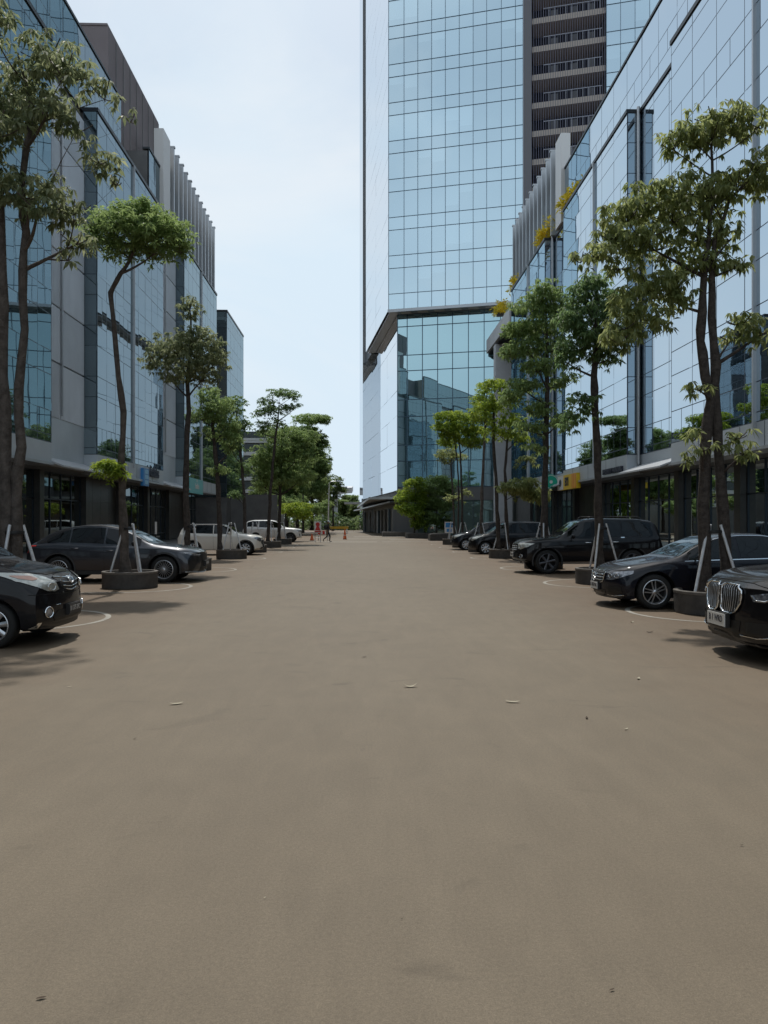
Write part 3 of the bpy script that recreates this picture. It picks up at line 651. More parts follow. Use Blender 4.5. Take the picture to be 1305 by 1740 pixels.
def prof(pts, x, sm=.10):
    xs = np.array([p[0] for p in pts]); zs = np.array([p[1] for p in pts])
    o = np.linspace(-sm, sm, 7)
    return float(np.mean(np.interp(np.clip(x + o, xs[0], xs[-1]), xs, zs)))
class Car:
    def __init__(s, label, cat, paint, L, W, top, belt, bot, roofw, hoodw, wheels, wr, nose=.24, tail=.16, rake=.10, roofmat=None, group='cars parked on both sides of the street', name='parked_car', shoulder=.0):
        s.L, s.W, s.top, s.belt, s.bot, s.roofw, s.hoodw, s.wr = L, W, top, belt, bot, roofw, hoodw, wr
        s.nose, s.tail, s.rake, s.sh = nose, tail, rake, shoulder; s.wheels = wheels; s.paint = M[paint] if isinstance(paint, str) else paint
        s.root = thing(name, label, cat, group=group)
        st = [0, .03, .07, .12, .18, .26] + list(np.arange(.36, L-.3, .1)) + [L-.24, L-.16, L-.09, L-.04, L]
        n = 32; rows = [[s.P(x, v*13/(n)) for v in range(n+1)] for x in st]
        mb = MB(); full = []
        for r_ in rows:
            full.append([(p[0], p[1], p[2]) for p in r_] + [(p[0], -p[1], p[2]) for p in r_[-2:0:-1]])
        mb.grid(full, True)
        for e, r_ in ((0, rows[0]), (1, rows[-1])):
            # cap made of rows between the two sides
            ys = [-1, -.85, -.6, -.3, 0, .3, .6, .85, 1]; lo, hi = 6, n-5
            def pt(j, f):
                p = r_[j]; y = p[1]*f
                return (s.xoff(0 if e == 0 else s.L, y, p[2]), y, p[2])
            k = len(mb.v); base = 0 if e == 0 else (len(rows)-1)*len(full[0]); N = len(full[0])
            idx = {}
            for j in range(lo, hi+1):
                for i, f in enumerate(ys):
                    if i == len(ys)-1: idx[j,i] = base + j
                    elif i == 0: idx[j,i] = base + (N - j)
                    else: idx[j,i] = len(mb.v); mb.v.append(pt(j, f))
            for j in range(lo, hi):
                for i in range(len(ys)-1):
                    mb.f.append((idx[j,i], idx[j,i+1], idx[j+1,i+1], idx[j+1,i])); mb.m.append(0); mb.r.append(0.)
            mb.f.append(tuple([idx[lo,i] for i in range(len(ys))] + [base + j for j in range(lo-1, -1, -1)] + [base + N - j for j in range(1, lo)])); mb.m.append(0); mb.r.append(0.)
            mb.f.append(tuple([idx[hi,i] for i in range(len(ys))][::-1] + [base + N - j for j in range(hi+1, n)] + [base + j for j in range(n, hi, -1)])); mb.m.append(0); mb.r.append(0.)
        s.body = mb.build('body', [s.paint, M['under']], s.root, smooth=True, angle=38)
        # wheel openings
        cut_ = MB()
        for wx in wheels:
            for q in (-1, 1):
                r_ = wr + .065
                A_ = [(wx + r_*math.cos(t), q*(W/2-.30), wr + r_*math.sin(t)) for t in [2*math.pi*k/40 for k in range(40)]]
                B_ = [(x, q*(W/2+.3), z) for x, y, z in A_]
                for i in range(40): cut_.face([A_[i], A_[(i+1)%40], B_[(i+1)%40], B_[i]])
                cut_.face(A_[::-1]); cut_.face(B_)
        co = cut_.build('cutter', [M['under'], M['under']])
        bm = bmesh.new(); bm.from_mesh(co.data); bmesh.ops.remove_doubles(bm, verts=bm.verts, dist=1e-5); bmesh.ops.recalc_face_normals(bm, faces=bm.faces)
        for f in bm.faces: f.material_index = 1
        bm.to_mesh(co.data); bm.free()
        bm = bmesh.new(); bm.from_mesh(s.body.data); bmesh.ops.remove_doubles(bm, verts=bm.verts, dist=1e-5); bmesh.ops.recalc_face_normals(bm, faces=bm.faces); bm.to_mesh(s.body.data); bm.free()
        md_ = s.body.modifiers.new('b', 'BOOLEAN'); md_.object = co; md_.operation = 'DIFFERENCE'; md_.solver = 'EXACT'
        bpy.context.view_layer.update()
        me = bpy.data.meshes.new_from_object(s.body.evaluated_get(bpy.context.evaluated_depsgraph_get()))
        s.body.modifiers.clear(); s.body.data = me; me.name = 'body'
        me.polygons.foreach_set('use_smooth', [True]*len(me.polygons)); me.set_sharp_from_angle(angle=R(38))
        bpy.data.objects.remove(co)
        s.bvh = BVHTree.FromPolygons([v.co.copy() for v in me.vertices], [tuple(p.vertices) for p in me.polygons])
        s.roofmat = roofmat
    def xoff(s, x, y, z):
        fn = max(0, 1 - x/1.1)**2; ft = max(0, 1 - (s.L-x)/.9)**2
        a = abs(y)/(s.W/2)
        zz = max(0, z - .50)
        return x + fn*(s.nose*a**2.6 + s.rake*(zz/.3)**1.3*.6 + .10*max(0, .34-z)/.2*1) - ft*(s.tail*a**2.6 + .06*max(0, .4-z)/.2)
    def P(s, x, v, off=0):
        """point of the skin: x along, v round the half section (0 under, 13 crown)"""
        zt = prof(s.top, x); zb = prof(s.bot, x); zl = min(prof(s.belt, x), zt - .045)
        w = s.W/2 * prof(s.plan, x, .05) if hasattr(s, 'plan') else s.W/2*prof([(0,.95),(.15,.985),(.5,1),(s.L-.5,1),(s.L-.12,.97),(s.L,.93)], x, .05)
        cab = min(1, max(0, (zt - zl - .12)/.35)); wr_ = s.W/2*(s.hoodw + (s.roofw - s.hoodw)*cab)
        h = zt - zl
        K = [(0, zb), (.78*w, zb), (.955*w, zb+.035), (.992*w, zb+.28*(zl-zb)), (1.0*w, zb+.55*(zl-zb)), (.992*w, zb+.78*(zl-zb)),
             (.972*w, zl-.055), (.925*w, zl),
             (.925*w + (wr_-.925*w)*.30, zl+h*.30), (.925*w + (wr_-.925*w)*.66, zl+h*.62), (wr_, zl+h*(.90 if cab > .3 else .82)),
             (wr_*.86, zl+h*.965), (wr_*.5, zt-.006*(1)), (0, zt)]
        v = min(max(v, 0), 13); i = min(int(v), 12); f = v - i
        def c(k): return K[min(max(k, 0), 13)] if k <= 13 else K[12]
        p0, p1, p2, p3 = K[max(i-1,0)], K[i], K[i+1], (K[i+2] if i+2 <= 13 else (-K[12][0], K[12][1]))
        if i < 2: p0 = p1 if i == 0 else p0
        def cr(a, b, c_, d): 
            lin = b + (c_-b)*f
            cat = .5*((2*b) + (-a+c_)*f + (2*a-5*b+4*c_-d)*f*f + (-a+3*b-3*c_+d)*f**3)
            return lin*.35 + cat*.65 if i >= 2 else lin
        y = cr(p0[0], p1[0], p2[0], p3[0]); z = cr(p0[1], p1[1], p2[1], p3[1])
        return Vector((s.xoff(x, y, z), max(y, 0), z))
    def skin_patch(s, name, m, xa, xb, va, vb, off=.005, nx=14, nv=8, sides=(1,-1), across=False, parent=None, va1=None, vb1=None):
        """a piece lying on the skin; va1/vb1 are its limits at xb"""
        out = []
        va1 = va if va1 is None else va1; vb1 = vb if vb1 is None else vb1
        def pt(x, v, sg):
            e = 1e-2; p = s.P(x, v); dx = s.P(x+e, v) - s.P(x-e, v); dv = s.P(x, min(v+e, 13)) - s.P(x, max(v-e, 0))
            n = dx.cross(dv); 
            if n.length < 1e-9: n = Vector((0,0,1))
            n.normalize()
            if n.y < -1e-3 or (abs(n.y) < 1e-3 and n.z < 0): n = -n
            if across and n.z < 0: n = -n
            q = p + n*off; return Vector((q.x, sg*q.y, q.z))
        xs = [xa + (xb-xa)*i/nx for i in range(nx+1)]
        for sg in ([1] if across else sides):
            mb = MB(); rows = []
            for k, x in enumerate(xs):
                t = k/nx; a = va + (va1-va)*t; b = vb + (vb1-vb)*t
                col = [pt(x, a + (b-a)*j/nv, 1) for j in range(nv+1)]
                if across: col = col + [Vector((q.x, -q.y, q.z)) for q in col[::-1]][1 if b >= 13 else 0:]
                elif sg < 0: col = [Vector((q.x, -q.y, q.z)) for q in col]
                rows.append(col)
            mb.grid(rows)
            out.append(mb.build(name, m, parent or s.root, smooth=True, angle=60))
        return out
    def hit(s, o, d):
        h = s.bvh.ray_cast(Vector(o), Vector(d).normalized(), 6)
        return (h[0], h[1]) if h[0] is not None else (None, None)
    dz = 0
    def proj_poly(s, name, m, poly, frm='front', off=.008, res=.035, parent=None, mir=False, back=False):
        """a flat outline (y,z from the front; x,z from the side) laid on the skin"""
        if frm == 'front': poly = [(a, b + s.dz) for a, b in poly]
        bm = bmesh.new()
        vs = [bm.verts.new((a, b, 0)) for a, b in poly]; bm.faces.new(vs)
        lo = Vector((min(p[0] for p in poly), min(p[1] for p in poly))); hi = Vector((max(p[0] for p in poly), max(p[1] for p in poly)))
        a = lo.x + res
        while a < hi.x: bmesh.ops.bisect_plane(bm, geom=bm.verts[:]+bm.edges[:]+bm.faces[:], plane_co=(a,0,0), plane_no=(1,0,0)); a += res
        a = lo.y + res
        while a < hi.y: bmesh.ops.bisect_plane(bm, geom=bm.verts[:]+bm.edges[:]+bm.faces[:], plane_co=(0,a,0), plane_no=(0,1,0)); a += res
        bmesh.ops.triangulate(bm, faces=bm.faces[:])
        for v in bm.verts:
            u, z = v.co.x, v.co.y
            if frm == 'front': o_, d = (-1, u, z), (1, 0, 0)
            elif frm == 'rear': o_, d = (s.L+1, u, z), (-1, 0, 0)
            elif frm == 'left': o_, d = (u, 2, z), (0, -1, 0)
            else: o_, d = (u, -2, z), (0, 1, 0)
            h, n = s.hit(o_, d)
            if h is None:
                h = Vector((.2, u, z)) if frm == 'front' else Vector((u, math.copysign(s.W/2-.05, o_[1]), z)); n = -Vector(d)
            if n.dot(Vector(d)) > 0: n = -n
            v.co = h + n*off
        me = bpy.data.meshes.new(name); bm.to_mesh(me); bm.free(); me.materials.append(m)
        me.polygons.foreach_set('use_smooth', [True]*len(me.polygons))
        o = bpy.data.objects.new(name, me); C.objects.link(o); o.parent = parent or s.root
        if mir and frm == 'front':
            return [o, s.proj_poly(name, m, [(-a, b - s.dz) for a, b in poly][::-1], frm, off, res, parent)]
        return [o]
    def proj_line(s, name, m, pts, w=.012, frm='front', off=.012, parent=None, step=.03, closed=False, round_=True):
        """a bead of given width laid on the skin"""
        P_ = [Vector((a, b + (s.dz if frm == 'front' else 0))) for a, b in pts]
        if closed: P_.append(P_[0])
        q = []
        for a, b in zip(P_[:-1], P_[1:]):
            n = max(1, int((b-a).length/step)); q += [a + (b-a)*k/n for k in range(n)]
        q.append(P_[-1]); out = []
        for p in q:
            u, z = p
            if frm == 'front': o_, d = (-1, u, z), (1, 0, 0)
            elif frm == 'rear': o_, d = (s.L+1, u, z), (-1, 0, 0)
            elif frm == 'left': o_, d = (u, 2, z), (0, -1, 0)
            else: o_, d = (u, -2, z), (0, 1, 0)
            h, n = s.hit(o_, d)
            if h is None: continue
            if n.dot(Vector(d)) > 0: n = -n
            nn_ = (n*.25 - Vector(d)*.75).normalized() if n.dot(Vector(d)) < -.5 else n
            out.append(h + nn_*off)
        if len(out) < 2: return None
        mb = MB(); mb.tube(out, w/2, 6, mi=0); return mb.build(name, m, parent or s.root, smooth=True, angle=60)
    def wheel(s, x, side, kind, steer=0):
        W2, r_ = s.W/2, s.wr; yo = side*(W2-.015); tw_ = .22; q = -side
        t = MB(); rim_r = r_*.70
        t.lathe([(rim_r, 0), (rim_r+.012, -.004), (r_*.86, -.012+.004), (r_*.965, .012), (r_, .045), (r_, tw_-.045), (r_*.96, tw_-.01), (rim_r, tw_)], (0,0,0), 'y', 48)
        t.v = [(a, b*q, c) for a, b, c in t.v]
        m_ = MB()
        m_.lathe([(rim_r+.006, .0), (rim_r-.006, -.004), (rim_r-.022, .012), (rim_r-.03, .05), (rim_r-.035, tw_-.02)], (0,0,0), 'y', 48)
        dk = MB(); dk.lathe([(.001, .085), (rim_r-.02, .085)], (0,0,0), 'y', 32)
        sp = MB()
        n, w0, w1, twin = {'multi': (20, .018, .012, 0), 'five_twin': (5, .03, .022, .032), 'six': (6, .06, .085, 0), 'cap8': (8, .05, .075, 0), 'y10': (10, .022, .014, 0)}[kind]
        for k in range(n):
            a0 = 2*math.pi*k/n + .3
            for dd in ([-twin, twin] if twin else [0]):
                rings = []
                for (rad, w, dep, th) in ((.035, w0, .008, .03), (rim_r*.5, (w0+w1)/2, .014, .026), (rim_r-.012, w1, .008, .03)):
                    spread = dd*(.4 + .6*rad/rim_r)*1.2
                    c_, s_ = math.cos(a0), math.sin(a0); tx, tz = -s_, c_
                    e = spread + (math.sin(k*math.pi)*0)
                    ring = []
                    for (aa, bb) in ((-1, 0), (-.6, -1), (.6, -1), (1, 0), (.8, 1.5), (-.8, 1.5)):
                        u = aa*w/2 + e
                        ring.append((c_*rad + tx*u, dep + (bb*.008 if bb < 0 else bb*th*.5), s_*rad + tz*u))
                    rings.append(ring)
                sp.grid(rings, True)
        sp.lathe([(.001, -.004), (.03, -.003), (.045, .006), (.055, .03)], (0,0,0), 'y', 20)
        for mb in (m_, dk, sp): mb.v = [(a, b*q, c) for a, b, c in mb.v]
        am = M['alloy_dark'] if kind in ('six',) else M['alloy']
        w_ = m_.build('wheel', am, s.root, smooth=True, angle=50); w_.location = (x, yo, r_); w_.rotation_euler = (0, random.uniform(0, 1.2), steer)
        t.build('tyre', M['tyre'], w_, smooth=True, angle=50)
        sp.build('spokes', M['alloy'] if kind != 'six' else M['alloy_dark'], w_, smooth=True, angle=40)
        dk.build('brake_disc', M['under'], w_)
        return w_
    def wheels4(s, kind):
        for wx in s.wheels:
            for q in (-1, 1): s.wheel(wx, q, kind)
    def mirror(s, x, z, m=None):
        for q in (-1, 1):
            mb = MB(); y0 = q*(s.W/2-.06); rows = []
            for k, (yy, sc) in enumerate(((0, .25), (.06, .3), (.09, .85), (.15, 1.05), (.22, .95), (.26, .55), (.272, .1))):
                rows.append([(x + sc*.055*math.cos(t) - .01*k*0, y0 + q*yy, z + .02 + sc*.075*math.sin(t)) for t in [2*math.pi*j/14 for j in range(14)]])
            mb.grid(rows, True); mb.face(rows[0]); mb.face(rows[-1][::-1])
            mb.build('wing_mirror', m or s.paint, s.root, smooth=True, angle=60)
    def plate(s, x, z, txt, w=.43, h=.135, white=True, tilt=0, sub=''):
        mb = MB(); mb.box((x-.012, -w/2, z-h/2), (x, w/2, z+h/2)); 
        p = mb.build('number_plate', M['plate_w' if white else 'plate_k'], s.root)
        fr_ = MB(); fr_.box((x, -w/2-.012, z-h/2-.012), (x+.05, w/2+.012, z+h/2+.012)); fr_.build('plate_frame', M['black'], p)
        text_mesh('plate_lettering', txt, h*.72, M['ink' if white else 'plate_t'], p, basis((x-.0135, 0, z+.008), (0,-1,0), (0,0,1)), .001, .82, bold=.002)
        return p
    def side_lines(s, doors, handles, zr=None, hm=None):
        for fr_ in ('left', 'right'):
            for pts in doors: s.proj_line('door_seam', M['seam'], pts, .007, fr_, .001, step=.06)
            for (x, z) in handles:
                h, n = s.hit((x, 2 if fr_ == 'left' else -2, z), (0, -1 if fr_ == 'left' else 1, 0))
                if h is None: continue
                mb = MB(); sg = 1 if fr_ == 'left' else -1
                mb.tube([(x-.10, h.y-.005*sg, z), (x-.08, h.y+.028*sg, z+.003), (x+.07, h.y+.03*sg, z+.005), (x+.10, h.y-.005*sg, z+.004)], .013, 8)
                mb.build('door_handle', hm or s.paint, s.root, smooth=True, angle=60)
    def arches(s, m, w=.05, r_=None):
        for wx in s.wheels:
            for fr_ in ('left', 'right'):
                sg = 1 if fr_ == 'left' else -1; r1 = (r_ or s.wr + .07); A_ = [math.pi*(k/24*1.16-.08) for k in range(25)]
                rows = []
                for rad, o_ in ((r1-.008, -.035), (r1, .012), (r1+w*.6, .014), (r1+w, .001)):
                    row = []
                    for a in A_:
                        x, z = wx + rad*math.cos(a), s.wr + rad*math.sin(a)
                        if z < .2: z = .2
                        row.append(Vector((x, sg*(s.W/2*.99 + o_ - max(0, z-.75)*.10), z)))
                    rows.append(row)
                mb = MB(); mb.grid(rows); mb.build('arch_cladding', m, s.root, smooth=True, angle=70)
    def place(s, x, y, right):
        s.root.location = (x, y, 0); s.root.rotation_euler = (0, 0, 0 if right else math.pi)
    def wipers(s, x, z): pass
def ell(cy, cz, ry, rz, n=24, a0=0): return [(cy + ry*math.cos(a0+2*math.pi*k/n), cz + rz*math.sin(a0+2*math.pi*k/n)) for k in range(n)]
def place_by_wheel(car, px, py, right, over):
    g_ = G(px, py); nx_ = g_.x - over if right else g_.x + over
    car.place(nx_, g_.y + car.W/2 - .03, right)

# --- black compact people carrier, left foreground
c = Car('black compact people carrier with chrome slatted grille, nearest car on the left', 'car', 'paint_black', 4.12, 1.66,
    [(0,.83),(.05,.89),(.14,.955),(.30,1.01),(.6,1.07),(.98,1.13),(1.02,1.145),(1.35,1.36),(1.70,1.56),(1.95,1.63),(2.4,1.67),(3.3,1.66),(3.8,1.60),(3.95,1.45),(4.06,1.05),(4.12,.7)],
    [(0,.75),(.3,.92),(.9,1.01),(1.3,1.03),(4.0,1.08)], [(0,.235),(.25,.20),(.6,.22),(3.6,.24),(4.12,.34)], .76, .80, [.74, 3.40], .305, nose=.20, rake=.05)
c.skin_patch('windshield', M['car_glass'], 1.07, 1.72, 10.35, 13, across=True)
c.skin_patch('side_window', M['car_glass'], 1.30, 2.02, 7.25, 9.8); c.skin_patch('side_window', M['car_glass'], 2.08, 2.86, 7.25, 9.8); c.skin_patch('side_window', M['car_glass'], 2.93, 3.72, 7.25, 9.75)
c.skin_patch('rear_window', M['car_glass'], 3.92, 4.03, 10.4, 13, across=True, nx=6)
c.wheels4('cap8'); c.mirror(1.34, 1.04); c.dz = .085
hl = [(.77,.915),(.62,.885),(.48,.83),(.40,.74),(.36,.665),(.46,.645),(.60,.66),(.71,.71),(.79,.80)]
for o in c.proj_poly('headlight', M['lamp'], hl, off=.012, mir=True): pass
c.proj_poly('headlight_indicator', M['lamp_amber'], [(.76,.87),(.68,.86),(.64,.82),(.70,.80),(.76,.83)], off=.018, mir=True)
c.proj_poly('headlight_reflector', M['lamp'], ell(.52,.715,.070,.050), off=.017, mir=True)
for q in (-1, 1): c.proj_line('headlight_ring', M['chrome'], ell(q*.52,.715,.070,.050), .008, off=.02, closed=True)
gr = c.proj_poly('grille', M['black'], [(-.34,.83),(-.30,.70),(-.16,.635),(0,.62),(.16,.635),(.30,.70),(.34,.83),(.15,.855),(0,.86),(-.15,.855)], off=.006)[0]
for k, (zc, hw) in enumerate(((.825,.33),(.765,.30),(.705,.26),(.655,.19))):
    c.proj_line('grille_slat', M['chrome'], [(-hw, zc+.005), (-hw*.5, zc-.012), (0, zc-.022), (hw*.5, zc-.012), (hw, zc+.005)], .022 if k == 0 else .014, off=.016, parent=gr)
c.proj_line('grille_badge', M['chrome'], ell(0,.775,.065,.045), .018, off=.03, parent=gr, closed=True); c.proj_line('grille_badge', M['chrome'], ell(0,.775,.022,.043), .011, off=.032, parent=gr, closed=True)
c.dz = 0
c.proj_poly('bumper_intake', M['black'], [(-.52,.40),(-.46,.30),(.46,.30),(.52,.40),(.40,.47),(-.40,.47)], off=.006)
for q in (-1, 1):
    fl = c.proj_poly('fog_lamp', M['lamp_dark'], ell(q*.60,.46,.055,.055), off=.012)[0]
    c.proj_line('fog_lamp_ring', M['chrome'], ell(q*.60,.46,.07,.07), .020, off=.014, parent=fl, closed=True)
    c.proj_line('bumper_trim', M['chrome'], [(q*.46,.545),(q*.36,.548)], .012, off=.01)
    c.proj_poly('bumper_corner_insert', M['chrome'], [(q*.70,.335),(q*.76,.335),(q*.78,.26),(q*.73,.26)][::q], off=.008)
c.dz = .085; c.proj_line('bonnet_seam', M['seam'], [(-.60,.90),(-.36,.868),(0,.872),(.36,.868),(.60,.90)], .010, off=.002)
c.proj_line('bumper_seam', M['seam'], [(-.80,.62),(-.5,.615),(-.25,.60),(0,.59),(.25,.60),(.5,.615),(.80,.62)], .010, off=.002)
c.plate(-.035, .455, 'B 1375 SFC', .40, .13, white=False)
c.side_lines([[(1.38,1.0),(1.36,.6),(1.30,.3)],[(2.05,1.02),(2.03,.3)],[(2.90,1.03),(2.88,.7),(2.98,.6)]], [(1.92,.90),(2.75,.92)])
place_by_wheel(c, -8, 1103, False, .70)
CAR1 = c

# --- large black luxury off-roader, right foreground
c = Car('large black luxury car with a tall twin chrome grille, nearest on the right', 'car', 'paint_black', 5.05, 1.98,
    [(0,.86),(.04,.94),(.12,1.0),(.35,1.06),(1.3,1.15),(1.45,1.18),(1.9,1.50),(2.25,1.68),(2.7,1.74),(3.7,1.73),(4.4,1.62),(4.8,1.2),(4.97,1.05),(5.05,.8)],
    [(0,.80),(.3,.96),(1.2,1.06),(4.9,1.14)], [(0,.27),(.3,.24),(.8,.24),(4.4,.28),(5.05,.4)], .70, .80, [.90, 3.95], .37, nose=.30, rake=.03)
c.skin_patch('windshield', M['car_glass'], 1.50, 2.25, 10.35, 13, across=True)
c.skin_patch('side_window', M['car_glass'], 1.75, 2.75, 7.25, 9.8); c.skin_patch('side_window', M['car_glass'], 2.82, 3.75, 7.25, 9.8); c.skin_patch('side_window', M['car_glass'], 3.82, 4.45, 7.3, 9.7)
c.skin_patch('rear_window', M['car_glass'], 4.42, 4.80, 10.4, 13, across=True, nx=6)
c.wheels4('y10'); c.mirror(1.80, 1.14)
for q in (-1, 1):
    kid = [(q*.035,.895),(q*.10,.925),(q*.36,.915),(q*.44,.86),(q*.435,.72),(q*.36,.615),(q*.28,.575),(q*.10,.585),(q*.04,.63)]
    gk = c.proj_poly('grille', M['black'], kid if q > 0 else kid[::-1], off=.012)[0]
    c.proj_line('grille_frame', M['chrome'], kid, .027, off=.026, parent=gk, closed=True)
    for k in range(8):
        y = .082 + k*.044; zt_ = .91 - max(0, y-.36)*.6; zb_ = .60 + max(0, y-.28)*.30
        c.proj_line('grille_slat', M['alloy'], [(q*y, zt_), (q*(y+.006), (zt_+zb_)/2), (q*(y-.012), zb_)], .007, off=.024, parent=gk)
    hlp = [(q*.56,.82),(q*.80,.865),(q*.93,.87),(q*.93,.79),(q*.74,.745),(q*.60,.75)]
    h_ = c.proj_poly('headlight', M['lamp_dark'], hlp if q > 0 else hlp[::-1], off=.010)[0]
    c.proj_line('daytime_lamp', M['chrome'], [(q*.58,.82),(q*.64,.765),(q*.76,.765),(q*.84,.80)], .018, off=.018, parent=h_)
    c.proj_poly('bumper_intake', M['black'], [(q*.50,.50),(q*.86,.52),(q*.88,.34),(q*.52,.32)][::q], off=.006)
    c.proj_line('bumper_trim', M['chrome'], [(q*.40,.335),(q*.62,.325),(q*.86,.36)], .018, off=.014)
c.proj_poly('bumper_intake', M['black'], [(-.42,.50),(-.38,.30),(.38,.30),(.42,.50)], off=.006)
c.proj_line('bumper_lip', M['paint_black'], [(-.9,.27),(-.5,.258),(0,.255),(.5,.258),(.9,.27)], .045, off=.03)
c.proj_line('bonnet_seam', M['seam'], [(-.86,.90),(-.5,.955),(0,.965),(.5,.955),(.86,.90)], .010, off=.002)
c.plate(-.055, .485, 'B 1 WRD', .46, .15, white=True)
c.side_lines([[(1.85,1.1),(1.82,.6),(1.75,.32)],[(2.78,1.12),(2.76,.32)],[(3.78,1.12),(3.70,.7)]], [(2.60,.95),(3.60,.97)])
c.place(4.42, 9.38, True)
CAR2 = c

# --- black saloon behind it
c = Car('low black saloon with chrome slat grille and star badge beside a planter', 'car', 'paint_navy', 4.88, 1.854,
    [(0,.64),(.03,.70),(.12,.76),(.35,.83),(1.15,.96),(1.32,.99),(1.8,1.25),(2.15,1.39),(2.6,1.455),(3.1,1.45),(3.6,1.33),(4.05,1.12),(4.3,1.06),(4.72,1.03),(4.84,.9),(4.88,.6)],
    [(0,.58),(.3,.74),(1.1,.90),(2.0,.93),(4.6,1.0)], [(0,.19),(.3,.17),(.7,.2),(4.3,.2),(4.88,.32)], .63, .80, [.86, 3.73], .335, nose=.34, rake=.07)
c.skin_patch('windshield', M['car_glass_pale'], 1.36, 2.12, 10.35, 13, across=True)
c.skin_patch('side_window', M['car_glass'], 1.55, 2.48, 7.3, 9.8); c.skin_patch('side_window', M['car_glass'], 2.55, 3.45, 7.3, 9.8); c.skin_patch('side_window', M['car_glass'], 3.5, 3.85, 7.3, 9.6)
c.skin_patch('rear_window', M['car_glass'], 3.5, 4.1, 10.4, 13, across=True, nx=6)
c.skin_patch('window_trim', M['chrome'], 1.45, 3.95, 6.95, 7.12, off=.010, nv=2, nx=24)
c.skin_patch('window_trim', M['chrome'], 2.1, 3.5, 9.95, 10.05, off=.010, nv=2, nx=20)
c.wheels4('five_twin'); c.mirror(1.68, .98)
gr = c.proj_poly('grille', M['black'], [(-.40,.685),(-.36,.50),(-.25,.47),(.25,.47),(.36,.50),(.40,.685),(.2,.70),(-.2,.70)], off=.006)[0]
c.proj_line('grille_frame', M['chrome'], [(-.40,.685),(-.36,.50),(-.25,.47),(.25,.47),(.36,.50),(.40,.685),(.2,.70),(-.2,.70)], .018, off=.012, parent=gr, closed=True)
for zc in (.64,.585,.53): c.proj_line('grille_slat', M['chrome'], [(-.37, zc), (.37, zc)], .024, off=.018, parent=gr)
c.proj_line('grille_badge', M['chrome'], ell(0,.59,.088,.088), .017, off=.04, parent=gr, closed=True)
for a in (90, 210, 330): c.proj_line('grille_badge', M['chrome'], [(0,.59),(.085*math.cos(R(a)),.59+.085*math.sin(R(a)))], .016, off=.042, parent=gr)
for q in (-1, 1):
    hp = [(q*.46,.55),(q*.50,.66),(q*.68,.70),(q*.85,.735),(q*.88,.68),(q*.80,.60),(q*.62,.545)]
    h_ = c.proj_poly('headlight', M['lamp_dark'], hp if q > 0 else hp[::-1], off=.010)[0]
    for cy in (.57, .72): c.proj_line('headlight_ring', M['chrome'], ell(q*cy,.632,.040,.036), .010, off=.016, parent=h_, closed=True)
    c.proj_poly('bumper_intake', M['black'], [(q*.48,.42),(q*.80,.43),(q*.82,.31),(q*.50,.27)][::q], off=.006)
    c.proj_line('bumper_trim', M['chrome'], [(q*.30,.235),(q*.6,.235),(q*.84,.27)], .018, off=.014)
c.proj_poly('bumper_intake', M['black'], [(-.42,.34),(-.38,.25),(.38,.25),(.42,.34)], off=.006)
c.proj_line('bonnet_seam', M['seam'], [(-.78,.735),(-.45,.735),(-.40,.705),(0,.712),(.40,.705),(.45,.735),(.78,.735)], .009, off=.002)
c.plate(-.035, .405, 'B 1803 PAK', .43, .135, white=True)
c.side_lines([[(1.60,.95),(1.55,.6),(1.48,.25)],[(2.52,.97),(2.50,.25)],[(3.45,.98),(3.40,.6)]], [(2.35,.80),(3.28,.83)])
place_by_wheel(c, 1113, 1036, True, .86)

# --- big black off-roader
c = Car('tall boxy black off-road car with black wheels on the right', 'off-road car', 'paint_black', 4.79, 1.86,
    [(0,.92),(.04,.99),(.14,1.05),(.4,1.11),(1.25,1.17),(1.38,1.20),(1.75,1.50),(2.05,1.72),(2.5,1.79),(3.9,1.78),(4.45,1.70),(4.62,1.45),(4.72,1.05),(4.79,.8)],
    [(0,.86),(.3,1.02),(1.2,1.10),(4.7,1.18)], [(0,.40),(.3,.36),(.8,.36),(4.3,.38),(4.79,.48)], .72, .80, [.92, 3.67], .385, nose=.30, rake=.04)
c.skin_patch('windshield', M['car_glass_pale'], 1.42, 2.03, 10.35, 13, across=True)
c.skin_patch('side_window', M['car_glass'], 1.62, 2.36, 7.3, 9.8); c.skin_patch('side_window', M['car_glass'], 2.44, 3.30, 7.3, 9.8); c.skin_patch('side_window', M['car_glass'], 3.36, 4.38, 7.3, 9.75)
c.skin_patch('rear_window', M['car_glass'], 4.5, 4.66, 10.4, 13, across=True, nx=6)
c.skin_patch('window_trim', M['chrome'], 3.3, 3.42, 7.0, 7.2, off=.010, nv=2)
c.wheels4('six'); c.mirror(1.72, 1.18); c.arches(M['clad'], .05)
gr = c.proj_poly('grille', M['black'], [(-.42,.93),(-.36,.72),(.36,.72),(.42,.93)], off=.006)[0]
for zc in (.88,.82,.76): c.proj_line('grille_slat', M['chrome'], [(-.39, zc), (.39, zc)], .018, off=.016, parent=gr)
for q in (-1, 1):
    hp = [(q*.46,.96),(q*.44,.80),(q*.62,.78),(q*.86,.86),(q*.90,.97),(q*.70,.985)]
    h_ = c.proj_poly('headlight', M['lamp'], hp if q > 0 else hp[::-1], off=.010)[0]
    c.proj_line('headlight_ring', M['chrome'], ell(q*.60,.87,.06,.055), .012, off=.016, parent=h_, closed=True)
    f_ = c.proj_poly('fog_lamp', M['lamp_dark'], ell(q*.66,.56,.06,.05), off=.010)[0]
    c.proj_line('fog_lamp_ring', M['chrome'], ell(q*.66,.56,.07,.06), .012, off=.014, parent=f_, closed=True)
    rl = MB(); rl.tube([(2.3,q*.60,1.76),(2.4,q*.60,1.83),(3.9,q*.60,1.83),(4.05,q*.60,1.76)], .018, 8); rl.build('roof_rail', M['black'], c.root, smooth=True)
